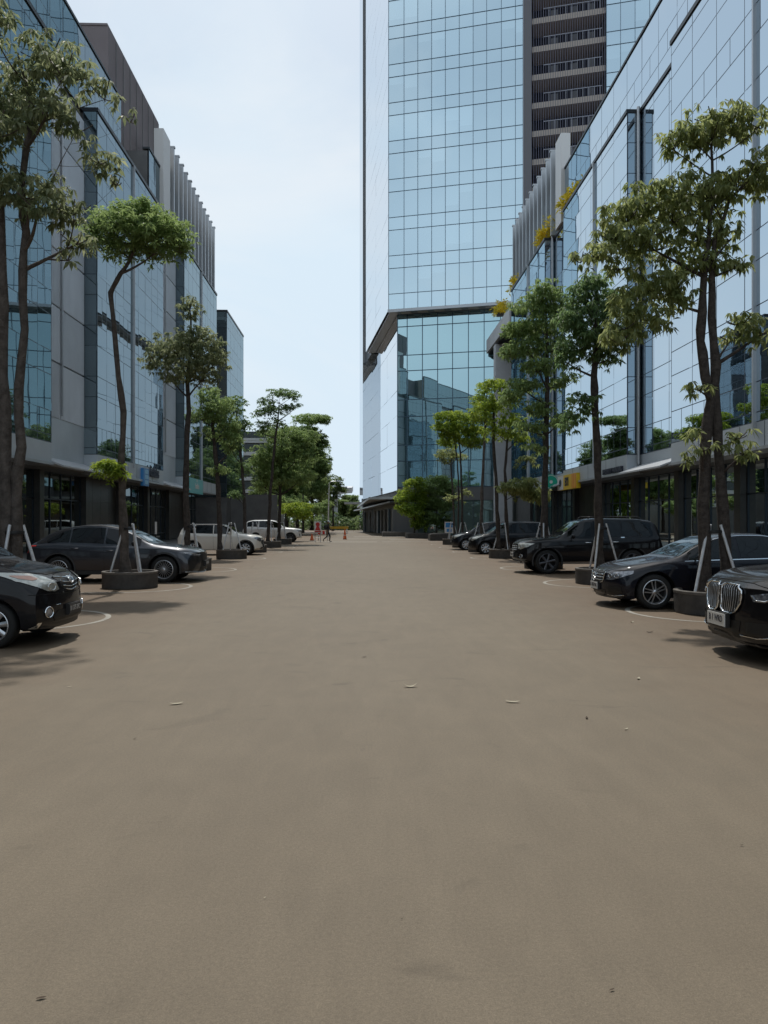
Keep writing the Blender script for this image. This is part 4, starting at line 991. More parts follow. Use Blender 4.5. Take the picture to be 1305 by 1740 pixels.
c.proj_poly('bumper_intake', M['black'], [(-.46,.66),(-.42,.46),(.42,.46),(.46,.66)], off=.006)
c.plate(-.04, .60, 'B 1124 BJP', .43, .135, white=True)
c.side_lines([[(1.60,1.12),(1.58,.7),(1.52,.42)],[(2.40,1.14),(2.38,.42)],[(3.33,1.14),(3.30,.8)]], [(2.24,1.0),(3.12,1.02)], hm=M['chrome'])
rb = MB()
for q in (-1, 1): rb.box((1.35, q*.86, .33), (3.2, q*.99, .375))
rb.build('running_board', M['clad'], c.root)
place_by_wheel(c, 929, 975.5, True, .90)

# --- graphite crossover, left
c = Car('low graphite grey crossover with many-spoked wheels behind the round planter', 'car', 'paint_grey', 4.80, 1.90,
    [(0,.80),(.04,.86),(.14,.90),(.4,.955),(1.2,1.05),(1.35,1.075),(1.85,1.36),(2.2,1.51),(2.6,1.59),(3.1,1.60),(3.7,1.52),(4.1,1.37),(4.4,1.17),(4.6,1.08),(4.74,1.0),(4.80,.7)],
    [(0,.70),(.3,.86),(1.1,.965),(2.5,1.02),(3.8,1.08),(4.7,1.03)], [(0,.26),(.3,.22),(.8,.24),(4.2,.24),(4.80,.36)], .64, .80, [.95, 3.80], .365, nose=.34, rake=.03)
c.skin_patch('windshield', M['car_glass_pale'], 1.39, 2.18, 10.35, 13, across=True)
c.skin_patch('side_window', M['car_glass'], 1.60, 2.55, 7.3, 9.8); c.skin_patch('side_window', M['car_glass'], 2.6, 3.50, 7.3, 9.8); c.skin_patch('side_window', M['car_glass'], 3.54, 4.12, 7.3, 9.75, vb1=8.6)
c.skin_patch('roof_panel', M['paint_black'], 2.2, 3.9, 10.15, 13, off=.006, across=True, nx=20)
c.skin_patch('roof_panel', M['paint_black'], 3.6, 4.45, 7.4, 10.2, off=.004, nx=12)
c.skin_patch('rear_window', M['car_glass'], 3.95, 4.38, 10.4, 13, across=True, nx=6)
c.wheels4('multi'); c.mirror(1.72, 1.06, M['paint_black']); c.arches(M['clad'], .05)
sp_ = [(-.36,.78),(-.30,.62),(-.52,.30),(.52,.30),(.30,.62),(.36,.78)]
c.proj_poly('grille', M['black'], sp_, off=.006)
for q in (-1, 1):
    hp = [(q*.42,.765),(q*.52,.71),(q*.80,.75),(q*.92,.82),(q*.80,.82)]
    h_ = c.proj_poly('headlight', M['lamp_dark'], hp if q > 0 else hp[::-1], off=.010)[0]
    c.proj_line('daytime_lamp', M['chrome'], [(q*.44,.76),(q*.60,.765),(q*.88,.815)], .012, off=.016, parent=h_)
    c.proj_poly('bumper_intake', M['black'], [(q*.62,.60),(q*.84,.62),(q*.86,.34),(q*.72,.32)][::q], off=.006)
c.proj_line('bumper_lip', M['alloy'], [(-.9,.30),(-.5,.265),(0,.26),(.5,.265),(.9,.30)], .025, off=.014)
rk = MB()
for q in (-1, 1): rk.box((1.42, q*.90, .235), (3.3, q*.956, .33))
rk.build('sill_cladding', M['clad'], c.root)
c.skin_patch('rear_lamp', M['red'], 4.45, 4.75, 6.2, 6.7, off=.008)
c.plate(-.045, .50, 'B 1902 AZG', .43, .135, white=False)
c.side_lines([[(1.62,1.0),(1.58,.7),(1.50,.30)],[(2.57,1.03),(2.55,.30)],[(3.52,1.06),(3.44,.75),(3.36,.5)]], [(2.40,.88),(3.35,.94)])
place_by_wheel(c, 277, 990.5, False, .97)

# --- cream hatchback crossover with black roof
c = Car('cream white hatchback with a black roof behind the second planter on the left', 'car', 'paint_pearl', 4.25, 1.80,
    [(0,.84),(.04,.91),(.14,.96),(.4,1.01),(1.1,1.08),(1.22,1.11),(1.6,1.40),(1.85,1.52),(2.3,1.57),(3.6,1.56),(3.9,1.48),(4.05,1.2),(4.18,1.0),(4.25,.7)],
    [(0,.76),(.3,.92),(1.05,1.0),(4.1,1.08)], [(0,.27),(.3,.22),(.8,.24),(3.8,.24),(4.25,.36)], .72, .80, [.78, 3.38], .335, nose=.30, rake=.04)
c.skin_patch('windshield', M['car_glass_pale'], 1.26, 1.83, 10.35, 13, across=True)
c.skin_patch('side_window', M['car_glass'], 1.50, 2.35, 7.25, 9.9); c.skin_patch('side_window', M['car_glass'], 2.40, 3.25, 7.25, 9.9); c.skin_patch('side_window', M['car_glass'], 3.30, 3.88, 7.25, 9.9)
c.skin_patch('roof_panel', M['paint_black'], 1.85, 3.95, 9.95, 13, off=.006, across=True, nx=20)
c.skin_patch('rear_window', M['car_glass'], 3.97, 4.1, 10.4, 13, across=True, nx=6)
c.wheels4('cap8'); c.mirror(1.56, 1.08); c.arches(M['clad'], .045)
c.proj_poly('grille', M['black'], [(-.40,.74),(-.46,.62),(-.36,.52),(.36,.52),(.46,.62),(.40,.74)], off=.006)
c.proj_poly('headlight', M['lamp_dark'], [(.46,.86),(.44,.72),(.56,.66),(.76,.74),(.84,.86),(.70,.91)], off=.010, mir=True)
c.proj_poly('bumper_intake', M['black'], [(-.55,.40),(-.45,.28),(.45,.28),(.55,.40)], off=.006)
c.plate(-.04, .46, 'B 1640 TJO', .43, .135, white=False)
c.side_lines([[(1.48,1.0),(1.42,.6),(1.38,.3)],[(2.37,1.03),(2.35,.3)],[(3.28,1.03),(3.16,.6)]], [(2.20,.90),(3.08,.93)])
place_by_wheel(c, 417, 943.5, False, .78)

# --- white off-roader further on
c = Car('tall white off-road car, the farthest car on the left', 'off-road car', 'paint_white', 4.83, 1.85,
    [(0,.95),(.04,1.02),(.14,1.08),(.4,1.13),(1.25,1.18),(1.38,1.21),(1.75,1.52),(2.05,1.72),(2.5,1.81),(3.9,1.80),(4.35,1.70),(4.6,1.45),(4.75,1.05),(4.83,.8)],
    [(0,.88),(.3,1.04),(1.2,1.10),(4.7,1.20)], [(0,.38),(.3,.34),(.8,.36),(4.3,.38),(4.83,.48)], .72, .80, [.88, 3.68], .375, nose=.30, rake=.04)
c.skin_patch('windshield', M['car_glass'], 1.42, 2.03, 10.35, 13, across=True)
c.skin_patch('side_window', M['car_glass'], 1.62, 2.42, 7.3, 9.8); c.skin_patch('side_window', M['car_glass'], 2.50, 3.40, 7.3, 9.8); c.skin_patch('side_window', M['car_glass'], 3.48, 4.38, 7.5, 9.7)
c.wheels4('six'); c.mirror(1.72, 1.18)
c.proj_poly('grille', M['black'], [(-.40,.92),(-.36,.70),(.36,.70),(.40,.92)], off=.006)
c.proj_poly('headlight', M['lamp_dark'], [(.46,.98),(.46,.86),(.80,.88),(.88,.98)], off=.010, mir=True)
c.proj_poly('fog_lamp', M['lamp_dark'], ell(.70,.60,.07,.10), off=.010, mir=True)
c.plate(-.04, .58, 'B 1271 QH', .43, .135, white=False)
c.side_lines([[(1.60,1.12),(1.58,.7),(1.52,.42)],[(2.46,1.14),(2.44,.42)],[(3.44,1.14),(3.40,.8)]], [(2.30,1.0),(3.22,1.02)])
place_by_wheel(c, 493.5, 921.5, False, .88)

# --- two black people carriers beyond, right
def small_mpv(label, over, px, py, L_=4.25, H=1.0, lampm='lamp', pm='paint_black', plate='B 1450 KIA'):
    T = [(0,.78),(.05,.85),(.14,.91),(.30,.96),(.6,1.02),(.98,1.09),(1.02,1.11),(1.35,1.35),(1.70,1.57),(1.95,1.64),(2.4,1.68),(3.4,1.67),(3.95,1.60),(4.1,1.42),(4.2,1.02),(L_,.7)]
    c = Car(label, 'car', pm, L_, 1.70, T, [(0,.68),(.3,.86),(.9,.98),(1.3,1.03),(L_,1.09)], [(0,.24),(.25,.21),(.6,.22),(3.6,.24),(L_,.34)], .76, .80, [.74, 3.45], .32, nose=.32, rake=.06)
    c.skin_patch('windshield', M['car_glass_pale'], 1.07, 1.72, 10.35, 13, across=True)
    c.skin_patch('side_window', M['car_glass'], 1.30, 2.05, 7.25, 9.8); c.skin_patch('side_window', M['car_glass'], 2.12, 2.92, 7.25, 9.8); c.skin_patch('side_window', M['car_glass'], 3.0, 3.85, 7.25, 9.75)
    c.wheels4('cap8'); c.mirror(1.34, 1.04)
    c.proj_poly('headlight', M[lampm], [(.78,.94),(.58,.88),(.44,.78),(.40,.70),(.56,.68),(.74,.78)], off=.012, mir=True)
    gr = c.proj_poly('grille', M['black'], [(-.34,.84),(-.30,.68),(.30,.68),(.34,.84)], off=.006)[0]
    for zc in (.80, .74): c.proj_line('grille_slat', M['chrome'], [(-.31, zc), (.31, zc)], .018, off=.014, parent=gr)
    c.proj_poly('bumper_intake', M['black'], [(-.50,.42),(-.45,.29),(.45,.29),(.50,.42)], off=.006)
    c.plate(-.035, .50, plate, .40, .13, white=False)
    c.side_lines([[(1.38,1.02),(1.36,.6),(1.30,.3)],[(2.08,1.04),(2.06,.3)],[(2.96,1.05),(2.90,.6)]], [(1.95,.92),(2.80,.94)])
    place_by_wheel(c, px, py, True, over)
    return c
small_mpv('black people carrier just beyond the tall black off-roader', .74, 825, 942)
small_mpv('black people carrier farthest away on the right, behind three bare trunks', .74, 792, 935, pm='paint_navy', plate='B 1096 UKL')
# ------------------------------------------------------------------ planters, stakes and trees
def leaves(mb, whorls, n=7, ln=.15, wd=.045, droop=.5, seed=0):
    """mb: MB; whorls: list of (point, size factor, brightness)"""
    N = len(whorls); r_ = np.random.default_rng(seed)
    P_ = np.array([w[0] for w in whorls], float); sz = np.array([w[1] for w in whorls]); br = np.array([w[2] for w in whorls])
    P_ = np.repeat(P_, n, 0); sz = np.repeat(sz, n); br = np.repeat(br, n); K = len(P_)
    az = np.tile(np.arange(n)*2*np.pi/n, N) + r_.uniform(0, 6.28, N).repeat(n) + r_.normal(0, .3, K)
    el = r_.normal(-droop, .38, K)
    d = np.stack([np.cos(az)*np.cos(el), np.sin(az)*np.cos(el), np.sin(el)], 1)
    side = np.stack([-np.sin(az), np.cos(az), r_.normal(0, .35, K)], 1); side /= np.linalg.norm(side, axis=1)[:, None]
    l = ln*sz*r_.uniform(.7, 1.2, K); w = wd*sz*r_.uniform(.8, 1.2, K)
    b = P_ + d*(l*.12)[:, None]; mid = P_ + d*(l*.55)[:, None] + np.array([0,0,1])*(l*.06)[:, None]
    tip = P_ + d*l[:, None] - np.array([0,0,1])*(l*.18)[:, None]
    a1 = mid + side*w[:, None]; a2 = mid - side*w[:, None]
    V_ = np.stack([b, a1, tip, a2], 1).reshape(-1, 3); k0 = len(mb.v)
    mb.v += [tuple(x) for x in V_.tolist()]
    rnd = np.clip(br + r_.normal(0, .17, K), .01, 1)
    for i in range(K):
        k = k0 + 4*i; mb.f.append((k, k+1, k+2, k+3)); mb.m.append(0); mb.r.append(float(rnd[i]))
def curve_pts(a, b, bend, n=6):
    a = Vector(a); b = Vector(b); m_ = (a+b)/2 + Vector(bend)
    return [(1-t)**2*a + 2*t*(1-t)*m_ + t*t*b for t in [k/n for k in range(n+1)]]
def tree(name, label, trunks, blobs, Y, leaf, bark='bark', ln=.15, dens=95, group='street trees in round planters', droop=.5, n=7, base=None, cat='tree', flat=1.0, seed=1, jit=.10, thick=.77):
    rnd = random.Random(seed)
    b0 = at(trunks[0][0][0], HZ, Y) if base is None else Vector(base); org = Vector((b0.x, Y if base is None else base[1], 0))
    root = thing(name, label, cat, org, 0, group)
    tb = MB(); axis = []
    for tr in trunks:
        pts = []; rad = []
        for k, q in enumerate(tr):
            px, py, w = q[0], q[1], q[2]; dy = q[3] if len(q) > 3 else 0
            if k == 0:
                p = at(px, py, Y + dy); p.z = .3 if base is None else base[2]
            else: p = at(px, py, Y + dy)
            pts.append(p - org); rad.append(w*.5*thick)
        # resample with wobble
        P2, R2 = [], []
        for k in range(len(pts)-1):
            m_ = max(2, int((pts[k+1]-pts[k]).length/.45))
            for j in range(m_):
                t = j/m_; q = pts[k].lerp(pts[k+1], t) + Vector((rnd.uniform(-1,1), rnd.uniform(-1,1), 0))*.018
                P2.append(q); R2.append((rad[k] + (rad[k+1]-rad[k])*t)*(1 + .10*math.sin(len(P2)*2.1) + rnd.uniform(-.06,.06)))
        P2.append(pts[-1]); R2.append(rad[-1]); R2[0] *= 1.25
        tb.tube(P2, R2, 12, wob=.07); axis += list(zip(P2, R2))
    cr_ = MB(); wh = []
    tx_ = [sum(q[0] for q in tr)/len(tr) for tr in trunks]
    blobs = sorted(blobs, key=lambda b_: min(abs(b_[0]-x_) for x_ in tx_))
    for bi, bl in enumerate(blobs):
        px, py, rx, ry = bl[:4]; dy = bl[4] if len(bl) > 4 else rnd.uniform(-.45, .45)*rx*Y/F
        c_ = at(px, py, Y) - org; c_.y += dy; RX = rx*Y/F; RZ = max(ry*Y/F, .16)*flat; RY = RX*.95
        dn = bl[5] if len(bl) > 5 else 1
        # limb from the nearest trunk point below the clump
        low = c_ - Vector((0,0,RZ*.55))
        def cost(a_):
            hd = math.hypot(a_[0].x-low.x, a_[0].y-low.y); return hd + 1.3*abs(a_[0].z - (low.z - .62*hd - .05))
        best = min(axis, key=cost)
        a, ra = best; ln_ = (low-a).length
        if ln_ > .3:
            cp = curve_pts(a, low, (rnd.uniform(-.12,.12)*ln_, rnd.uniform(-.1,.1)*ln_, -ln_*rnd.uniform(-.02,.14)), 6); r0 = min(ra*.68, .014 + .020*ln_ + .016*RX)
            tb.tube(cp, [r0*(1-.6*k/6) for k in range(7)], 8, wob=.08)
            start = cp[-1]; axis += [(cp[k], r0*(1-.6*k/6)) for k in (2,3,4,5)]
        else: start = a; r0 = ra*.5
        nt_ = max(3, int(4 + RX*2.2))
        tips = []
        for k in range(nt_):
            an = 2*math.pi*(k + rnd.random()*.6)/nt_; rad_ = rnd.uniform(.55, .95)
            e = c_ + Vector((math.cos(an)*RX*rad_, math.sin(an)*RY*rad_, rnd.uniform(-.35, .55)*RZ))
            cp = curve_pts(start, e, (0, 0, -RZ*.2), 4); tb.tube(cp, [max(.009, r0*.42*(1-.75*q/4)) for q in range(5)], 5)
            tips.append(e)
        N = int(dens*1.75*dn*(RX*RX*.9 + RX*RZ*1.6)*(.15/ln)**1.5) + 6
        cen = [c_ + Vector((rnd.gauss(0,.48)*RX, rnd.gauss(0,.48)*RY, rnd.gauss(.1,.42)*RZ)) for _ in range(max(5, int(N/15)))] + tips
        for k in range(N):
            q = rnd.choice(cen); sgm = .13 + .12*RX
            p = q + Vector((rnd.gauss(0, sgm), rnd.gauss(0, sgm), rnd.gauss(0, sgm*.6)))
            rel = (p - c_); rr_ = math.sqrt((rel.x/RX)**2 + (rel.y/RY)**2)
            if rr_ > 1.15: continue
            p.z = min(p.z, c_.z + RZ*(1.05 - .5*rr_*rr_)); 
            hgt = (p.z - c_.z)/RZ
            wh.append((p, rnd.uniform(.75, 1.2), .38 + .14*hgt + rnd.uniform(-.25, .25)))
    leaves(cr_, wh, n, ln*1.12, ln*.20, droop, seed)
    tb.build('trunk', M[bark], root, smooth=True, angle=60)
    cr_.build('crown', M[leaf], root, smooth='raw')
    return root
def planter(x, y, label, r_=.68, h=.42, group='round concrete planters'):
    t = thing('planter', label, 'planter', (x, y, 0), 0, group)
    mb = MB(); n = 40; o_ = Vector((0,0,0))
    mb.lathe([(r_-.015, 0), (r_, .012), (r_, h-.055)], o_, 'z', n)
    mb.build('planter_wall', M['planter'], t, smooth=True, angle=30)
    mb = MB(); mb.lathe([(r_+.008, h-.055), (r_+.012, h-.01), (r_+.004, h), (r_-.075, h), (r_-.08, h-.01), (r_-.08, h-.12)], o_, 'z', n)
    mb.build('planter_rim', M['planter_rim'], t, smooth=True, angle=30)
    mb = MB(); rows = []
    for q in (0.001, .25, .5, .75, .93):
        rows.append([(math.cos(a)*q*r_*.95, math.sin(a)*q*r_*.95, h-.085+.05*(1-q)+.015*math.sin(a*5+q*9)) for a in [2*math.pi*k/n for k in range(n)]])
    mb.grid(rows, True); mb.build('soil', M['soil'], t, smooth=True)
    return t
def stakes(x, y, label, a0=0.3, zt=1.62, n=3, r_=.50, top=.13, z0=.34, rad=.027):
    t = thing('tree_stakes', label, 'tree support', (x, y, z0), 0, 'galvanised tree stakes')
    for k in range(n):
        a = a0 + 2*math.pi*k/n; mb = MB()
        mb.tube([(math.cos(a)*r_, math.sin(a)*r_, -.05), (math.cos(a)*top, math.sin(a)*top, zt-z0)], rad, 10); mb.build('pole', M['galv'], t, smooth=True)
    mb = MB(); mb.lathe([(top+.03, zt-z0-.16), (top+.034, zt-z0-.13), (top+.03, zt-z0-.10)], (0,0,0), 'z', 20); mb.build('tie_ring', M['black'], t, smooth=True)
    return t
pos = ['nearest', 'second', 'third', 'fourth', 'fifth', 'sixth', 'seventh']
where_l = ['hidden beside the black people carrier', 'in front of the graphite crossover', 'behind the graphite crossover', 'in front of the cream hatchback', 'behind the cream hatchback', 'in front of the white off-road car', 'by the far end of the left row']
where_r = ['beside the black saloon', 'between the saloon and the tall off-roader', 'behind the tall black off-roader', 'beside the farther black people carriers', 'behind the farther black people carriers', 'beyond the last parked car on the right', 'small and dark near the tower shrubs']
for k, y in enumerate(PL):
    planter(XPL, y, f'dark round concrete planter {where_l[k]}'); stakes(XPL, y, f'three grey stakes round the {pos[k]} left tree, {where_l[k]}', .35 + k*.5 if k != 1 else 3.5)
for k, y in enumerate(PR):
    planter(XPR, y, f'dark round concrete planter {where_r[k]}'); stakes(XPR, y, f'three grey stakes round the {pos[k]} right tree, {where_r[k]}', 3.6 + k*.45)

# left trees
tree('street_tree', 'tall dusty olive tree with a forked trunk at the left edge of the picture', [
    [(14,890,.30),(10,800,.27),(7,640,.24),(5,520,.22),(2,400,.18),(-6,300,.14),(-10,200,.08)],
    [(28,890,.30),(27,840,.24),(36,760,.21),(33,660,.20),(42,560,.18),(38,460,.17),(45,395,.16),(36,340,.14),(45,250,.13),(52,190,.12),(45,140,.07),(30,90,.04)]],
    [(b[0],b[1],b[2],b[3],(b[4] if len(b)>4 and b[4] is not None else ((i*37)%11-5)*.13),(b[5] if len(b)>5 else 1)) for i,b in enumerate([(18,72,46,30),(85,98,52,26),(55,140,62,28),(128,145,48,30),(178,158,32,20),(206,172,14,14),(95,205,50,20),(165,262,30,20),(178,275,16,20),(140,230,28,16,None,.7),(10,190,50,30),(20,250,46,30),(10,330,48,42),(70,300,34,22,None,.6),(85,365,48,22),(125,350,30,26),(110,388,30,14),(60,340,40,24),(110,430,16,12),(-40,130,60,60),(-50,260,60,60)])],
    PL[0], 'leaf_dusty', 'bark2', ln=.15, dens=80, droop=.75, seed=11)
tree('street_tree', 'slim crooked tree with a single lush green umbrella crown', [
    [(214,960,.34),(209,880,.26),(207,780,.22),(211,700,.205),(202,640,.19),(194,560,.16),(188,505,.15),(190,490,.17),(206,465,.14),(222,440,.11),(232,415,.08)]],
    [(240,375,60,18),(200,378,38,20),(285,392,42,20),(240,402,82,20),(178,395,24,22),(305,415,22,20),(262,425,40,14),(205,425,34,12),(245,362,40,12)], PL[1], 'leaf_green', 'bark2', ln=.14, dens=112, droop=.25, seed=12)
tree('leafy_shoot', 'small bright green tuft sprouting low on the crooked left tree', [[(204,830,.03),(200,810,.02)]],
    [(180,797,22,12),(203,800,18,11),(190,792,18,9)], PL[1]-.15, 'leaf_bright', 'bark2', ln=.13, dens=190, droop=.3, seed=13, group=None, cat='shoot', base=tuple(at(205,830,PL[1]-.15)))
tree('street_tree', 'pale olive tree with a small top tuft above its wide flat crown', [
    [(318,930,.30),(316,800,.25),(320,700,.22),(318,650,.18),(324,600,.12),(324,540,.08),(323,515,.05)]],
    [(325,518,22,15),(322,535,14,10),(300,588,48,24),(345,590,36,26),(268,612,30,16),(320,615,60,20),(362,608,24,20),(295,640,24,14),(345,640,30,16),(330,570,30,14)], PL[2], 'leaf_dusty', ln=.15, dens=72, droop=.7, seed=14)
tree('street_tree', 'dark green tree behind the cream hatchback roof', [[(374,925,.30),(371,830,.26),(364,750,.20),(358,700,.14),(355,680,.08)]],
    [(352,668,20,16),(368,692,30,20),(345,705,24,18),(385,720,22,18),(392,750,18,22),(366,735,24,12,0,.6),(370,797,18,11)], PL[3], 'leaf_green', ln=.15, dens=110, seed=15)
tree('street_tree', 'dark green tree close to the corner of the farthest left block', [[(418,915,.26),(414,830,.22),(408,760,.18),(402,700,.10)]],
    [(400,690,20,18),(408,725,20,22),(398,760,18,24),(412,795,14,16),(402,840,12,8)], PL[4], 'leaf_bluegreen', ln=.16, dens=100, seed=16)
tree('street_tree', 'thin airy tree rising above its neighbours against the sky on the left', [[(455,915,.28),(460,830,.24),(466,760,.20),(472,715,.14),(474,690,.08)]],
    [(475,668,26,7,0,.6),(455,685,18,12,0,.6),(495,672,18,6,0,.6),(450,700,20,10,0,.55),(480,695,24,12,0,.6),(500,690,14,8,0,.5),(462,718,24,9,0,.6),(446,732,12,8,0,.7)], PL[5], 'leaf_bluegreen', ln=.17, dens=90, seed=17)
tree('street_tree', 'bushy mid green tree with long low skirts beside the white off-road car', [[(474,910,.34),(476,830,.30),(478,770,.24),(484,730,.15)]],
    [(480,745,34,24),(462,775,34,26),(500,770,34,28),(445,795,22,22),(480,810,42,20),(515,745,26,16),(448,822,18,10),(510,808,26,14)], PL[6], 'leaf_green', ln=.2, dens=85, seed=18)
for k, (px, Y_, top, lab, bl, lf) in enumerate([
    (505, 106, 720, 'big tree reaching a long flat branch out over the street', [(530,712,30,8,0,.8),(545,714,12,5,0,.8),(515,735,28,10),(505,760,34,24),(530,765,26,24),(520,795,38,26),(548,800,12,14),(500,830,40,22),(540,745,16,10),(480,740,26,14),(470,800,26,20),(525,835,34,22)], 'leaf_green'),
    (530, 118, 740, 'dense tree overhanging the far end of the street on the left', [(535,770,26,26),(548,788,14,20),(525,800,34,30),(545,818,16,16),(520,835,36,20),(548,840,14,10)], 'leaf_green'),
    (487, 98, 760, 'thick green tree filling the gap behind the white off-road car', [(485,790,34,30),(470,820,28,24),(500,825,30,26),(490,850,30,14)], 'leaf_green')]):
    tree('roadside_tree', lab, [[(px,905,.7),(px,860,.6),(px+2,800,.45),(px+4,top+20,.2)]], bl, Y_, lf, ln=.36, dens=120, group='big trees at the end of the street', seed=30+k)
tree('shrub', 'low yellow green shrub under the big trees near the red sign', [[(500,900,.08),(500,880,.05)]], [(503,862,26,9),(515,874,16,8),(490,870,14,6)], 66, 'leaf_bright', ln=.2, dens=110, group=None, cat='shrub', seed=40)
# right trees
tree('street_tree', 'tall olive tree with twin dark trunks, nearest on the right', [
    [(1198,960,.30),(1194,860,.26),(1200,760,.25),(1206,680,.23),(1192,600,.21),(1190,560,.22),(1196,500,.17),(1200,440,.14),(1206,380,.10),(1210,300,.07),(1208,245,.05)],
    [(1236,960,.30),(1228,860,.25),(1222,760,.23),(1215,690,.22),(1216,620,.21),(1211,540,.18),(1208,470,.15),(1216,410,.10),(1240,340,.08),(1268,310,.05)]],
    [(1210,205,52,14),(1165,225,40,14),(1250,208,46,16),(1285,212,30,16),(1140,248,22,16),(1190,232,40,12),
     (1285,280,40,18),(1262,300,34,14),(1300,310,30,14),(1235,300,22,10),
     (1175,320,60,20),(1220,335,40,22),(1110,335,52,20),(1070,360,46,22),(1150,360,60,20),(1085,400,46,20),(1195,385,40,20),(1245,390,30,26),(1040,395,24,18),(1255,440,24,22),(1120,410,50,16),
     (1010,435,36,16),(985,440,18,12),(1060,445,30,14),(1190,440,50,16),
     (1110,480,52,22),(1150,500,36,18),(1075,505,40,22),(1100,535,44,16),(1060,550,34,18),(1045,575,24,10),
     (1260,545,34,14),(1290,560,34,18),(1245,570,24,10),
     (1165,745,18,14,-.3,.7),(1160,775,14,18,-.3,.7),(1240,740,22,12,-.3,.7),(1250,765,16,18,-.3,.7),(1185,760,20,10,-.3,.5),(1175,660,24,14,-.3,.45)], PR[0], 'leaf_olive', ln=.145, dens=110, droop=.85, seed=51)
tree('street_tree', 'blue green tree with rounded tiers standing between the saloon and the tall off-roader', [
    [(1019,940,.32),(1016,860,.27),(1016,760,.25),(1010,680,.24),(1010,640,.25),(1012,600,.17),(1012,560,.13),(1016,510,.08)]],
    [(1012,478,30,16),(995,500,36,20),(1035,510,34,22),(1005,535,50,22),(970,545,28,18),(1050,560,30,18),(1015,575,44,18),(985,585,36,18),(1030,605,26,16),(965,610,22,14),(985,680,26,12,-.3,.8),(968,705,22,12,-.3,.8),(1000,700,16,10,-.3,.7),(955,730,16,10,-.3,.6)], PR[1], 'leaf_bluegreen', ln=.15, dens=115, droop=.75, seed=52)
tree('street_tree', 'broad many tiered green tree rising behind the tall black off-roader', [
    [(924,905,.32),(926,820,.28),(928,740,.25),(930,660,.21),(930,600,.15),(928,540,.09)]],
    [(925,495,32,18),(905,520,36,20),(950,525,28,18),(925,550,50,20),(880,560,26,16),(900,585,40,16),(948,585,26,14),(870,595,22,12),(915,625,34,14),(895,655,34,18),(870,675,22,14),(915,690,26,14),(950,650,18,10),(945,715,26,14),(900,725,26,12),(965,640,16,10),(912,760,22,9,0,.7)], PR[2], 'leaf_green', ln=.16, dens=105, droop=.65, seed=53)
tree('street_tree', 'pair of bare dark trunks with a thin yellow green crown, fourth on the right', [
    [(848,925,.26),(844,850,.22),(840,770,.19),(838,700,.14),(836,665,.07)], [(862,925,.24),(860,860,.20),(858,800,.16),(862,750,.12),(866,720,.06)]],
    [(838,655,26,12,0,.8),(850,680,28,14),(825,690,20,12),(866,715,26,14),(850,735,24,10),(880,740,20,12),(832,722,20,10,0,.7)], PR[3], 'leaf_bright', ln=.16, dens=80, droop=.7, seed=54)
tree('leafy_shoot', 'low hanging spray of pale leaves below the green round sign', [[(860,850,.04),(880,838,.03)]],
    [(875,828,24,12),(900,834,26,12),(858,826,14,9),(918,840,16,10),(888,818,22,8),(895,780,18,7,0,.5)], PR[3]-1.5, 'leaf_olive', ln=.17, dens=130, droop=.8, seed=55, group=None, cat='shoot', base=tuple(at(860,850,PR[3]-1.5)))
tree('street_tree', 'slim tree with a straight pale trunk, fifth on the right', [[(818,915,.24),(819,840,.22),(822,770,.19),(826,700,.12),(828,660,.06)]],
    [(826,658,20,12,0,.8),(815,680,18,10),(836,690,20,12),(822,712,22,10),(806,700,12,9)], PR[4], 'leaf_bright', 'bark2', ln=.17, dens=85, seed=56)
tree('street_tree', 'flat topped yellow green tree on two thin trunks before the lower tower glass', [
    [(786,910,.20),(785,840,.18),(782,770,.14),(778,735,.08)], [(778,910,.16),(780,840,.14),(776,770,.10),(770,735,.06)]],
    [(768,708,28,10),(790,712,26,10),(755,725,22,10),(780,730,34,12),(808,735,22,12),(765,745,26,9),(800,752,22,9)], PR[5], 'leaf_bright', ln=.19, dens=105, droop=.6, seed=57)
tree('street_tree', 'small sparse tree with a pale thin trunk, the farthest street tree on the right', [[(772,905,.20),(770,850,.17),(766,790,.12),(768,765,.06)]],
    [(762,768,20,7,0,.8),(778,775,16,6,0,.8),(752,778,10,6),(770,845,16,8,0,.5),(790,835,12,7,0,.5)], PR[6], 'leaf_olive', 'bark2', ln=.2, dens=80, seed=58)
# shrubs at the tower foot
bd = MB()
for (a, b_, y0, y1) in ((650, 690, 84.5, 88.8), (692, 762, 76, 80)):
    x0, x1 = rr(a)*y0, rr(b_)*y0; bd.box((x0, y0, 0), (x1, y1, .5))
tag(bd.build('planting_bed', M['planter']), 'long low dark planting bed under the shrubs at the foot of the tower', 'planting bed')
for k, (px, w, lab, bl, lf) in enumerate([
    (704, 3, 'frangipani like shrub with light green leaf heads, left of the two tower shrubs', [(705,822,18,12),(690,842,18,14),(715,845,20,16),(700,868,22,16),(712,888,16,12),(684,862,12,8)], 'leaf_bright'),
    (742, 3, 'wide green shrub in front of the lower tower glass', [(742,818,26,12),(728,832,22,14),(758,835,18,14),(742,855,28,16),(735,880,18,14),(760,862,14,12)], 'leaf_green'),
    (722, 3, 'dark low shrub between the two tower shrubs', [(724,862,18,14),(722,884,18,12),(752,888,16,10)], 'leaf_far')]):
    tree('shrub', lab, [[(px,900,.22),(px,870,.18),(px+2,845,.10)]], bl, 79+k*.6, lf, ln=.26, dens=115, group='shrubs at the foot of the tower', cat='shrub', seed=60+k)
pl = [(755,925,.5),]
for k, (px0, px1, py) in enumerate(((731,760,919),)):
    a = G(px0, py); b_ = G(px1, py); mb = MB(); mb.box((0,0,0),(b_.x-a.x,2.2,.55)); mb.box((.1,.1,.55),(b_.x-a.x-.1,2.1,.6))
    tag(mb.build('planting_bed', M['planter'], loc=a), 'square dark planting box beyond the last planter on the right', 'planting bed')
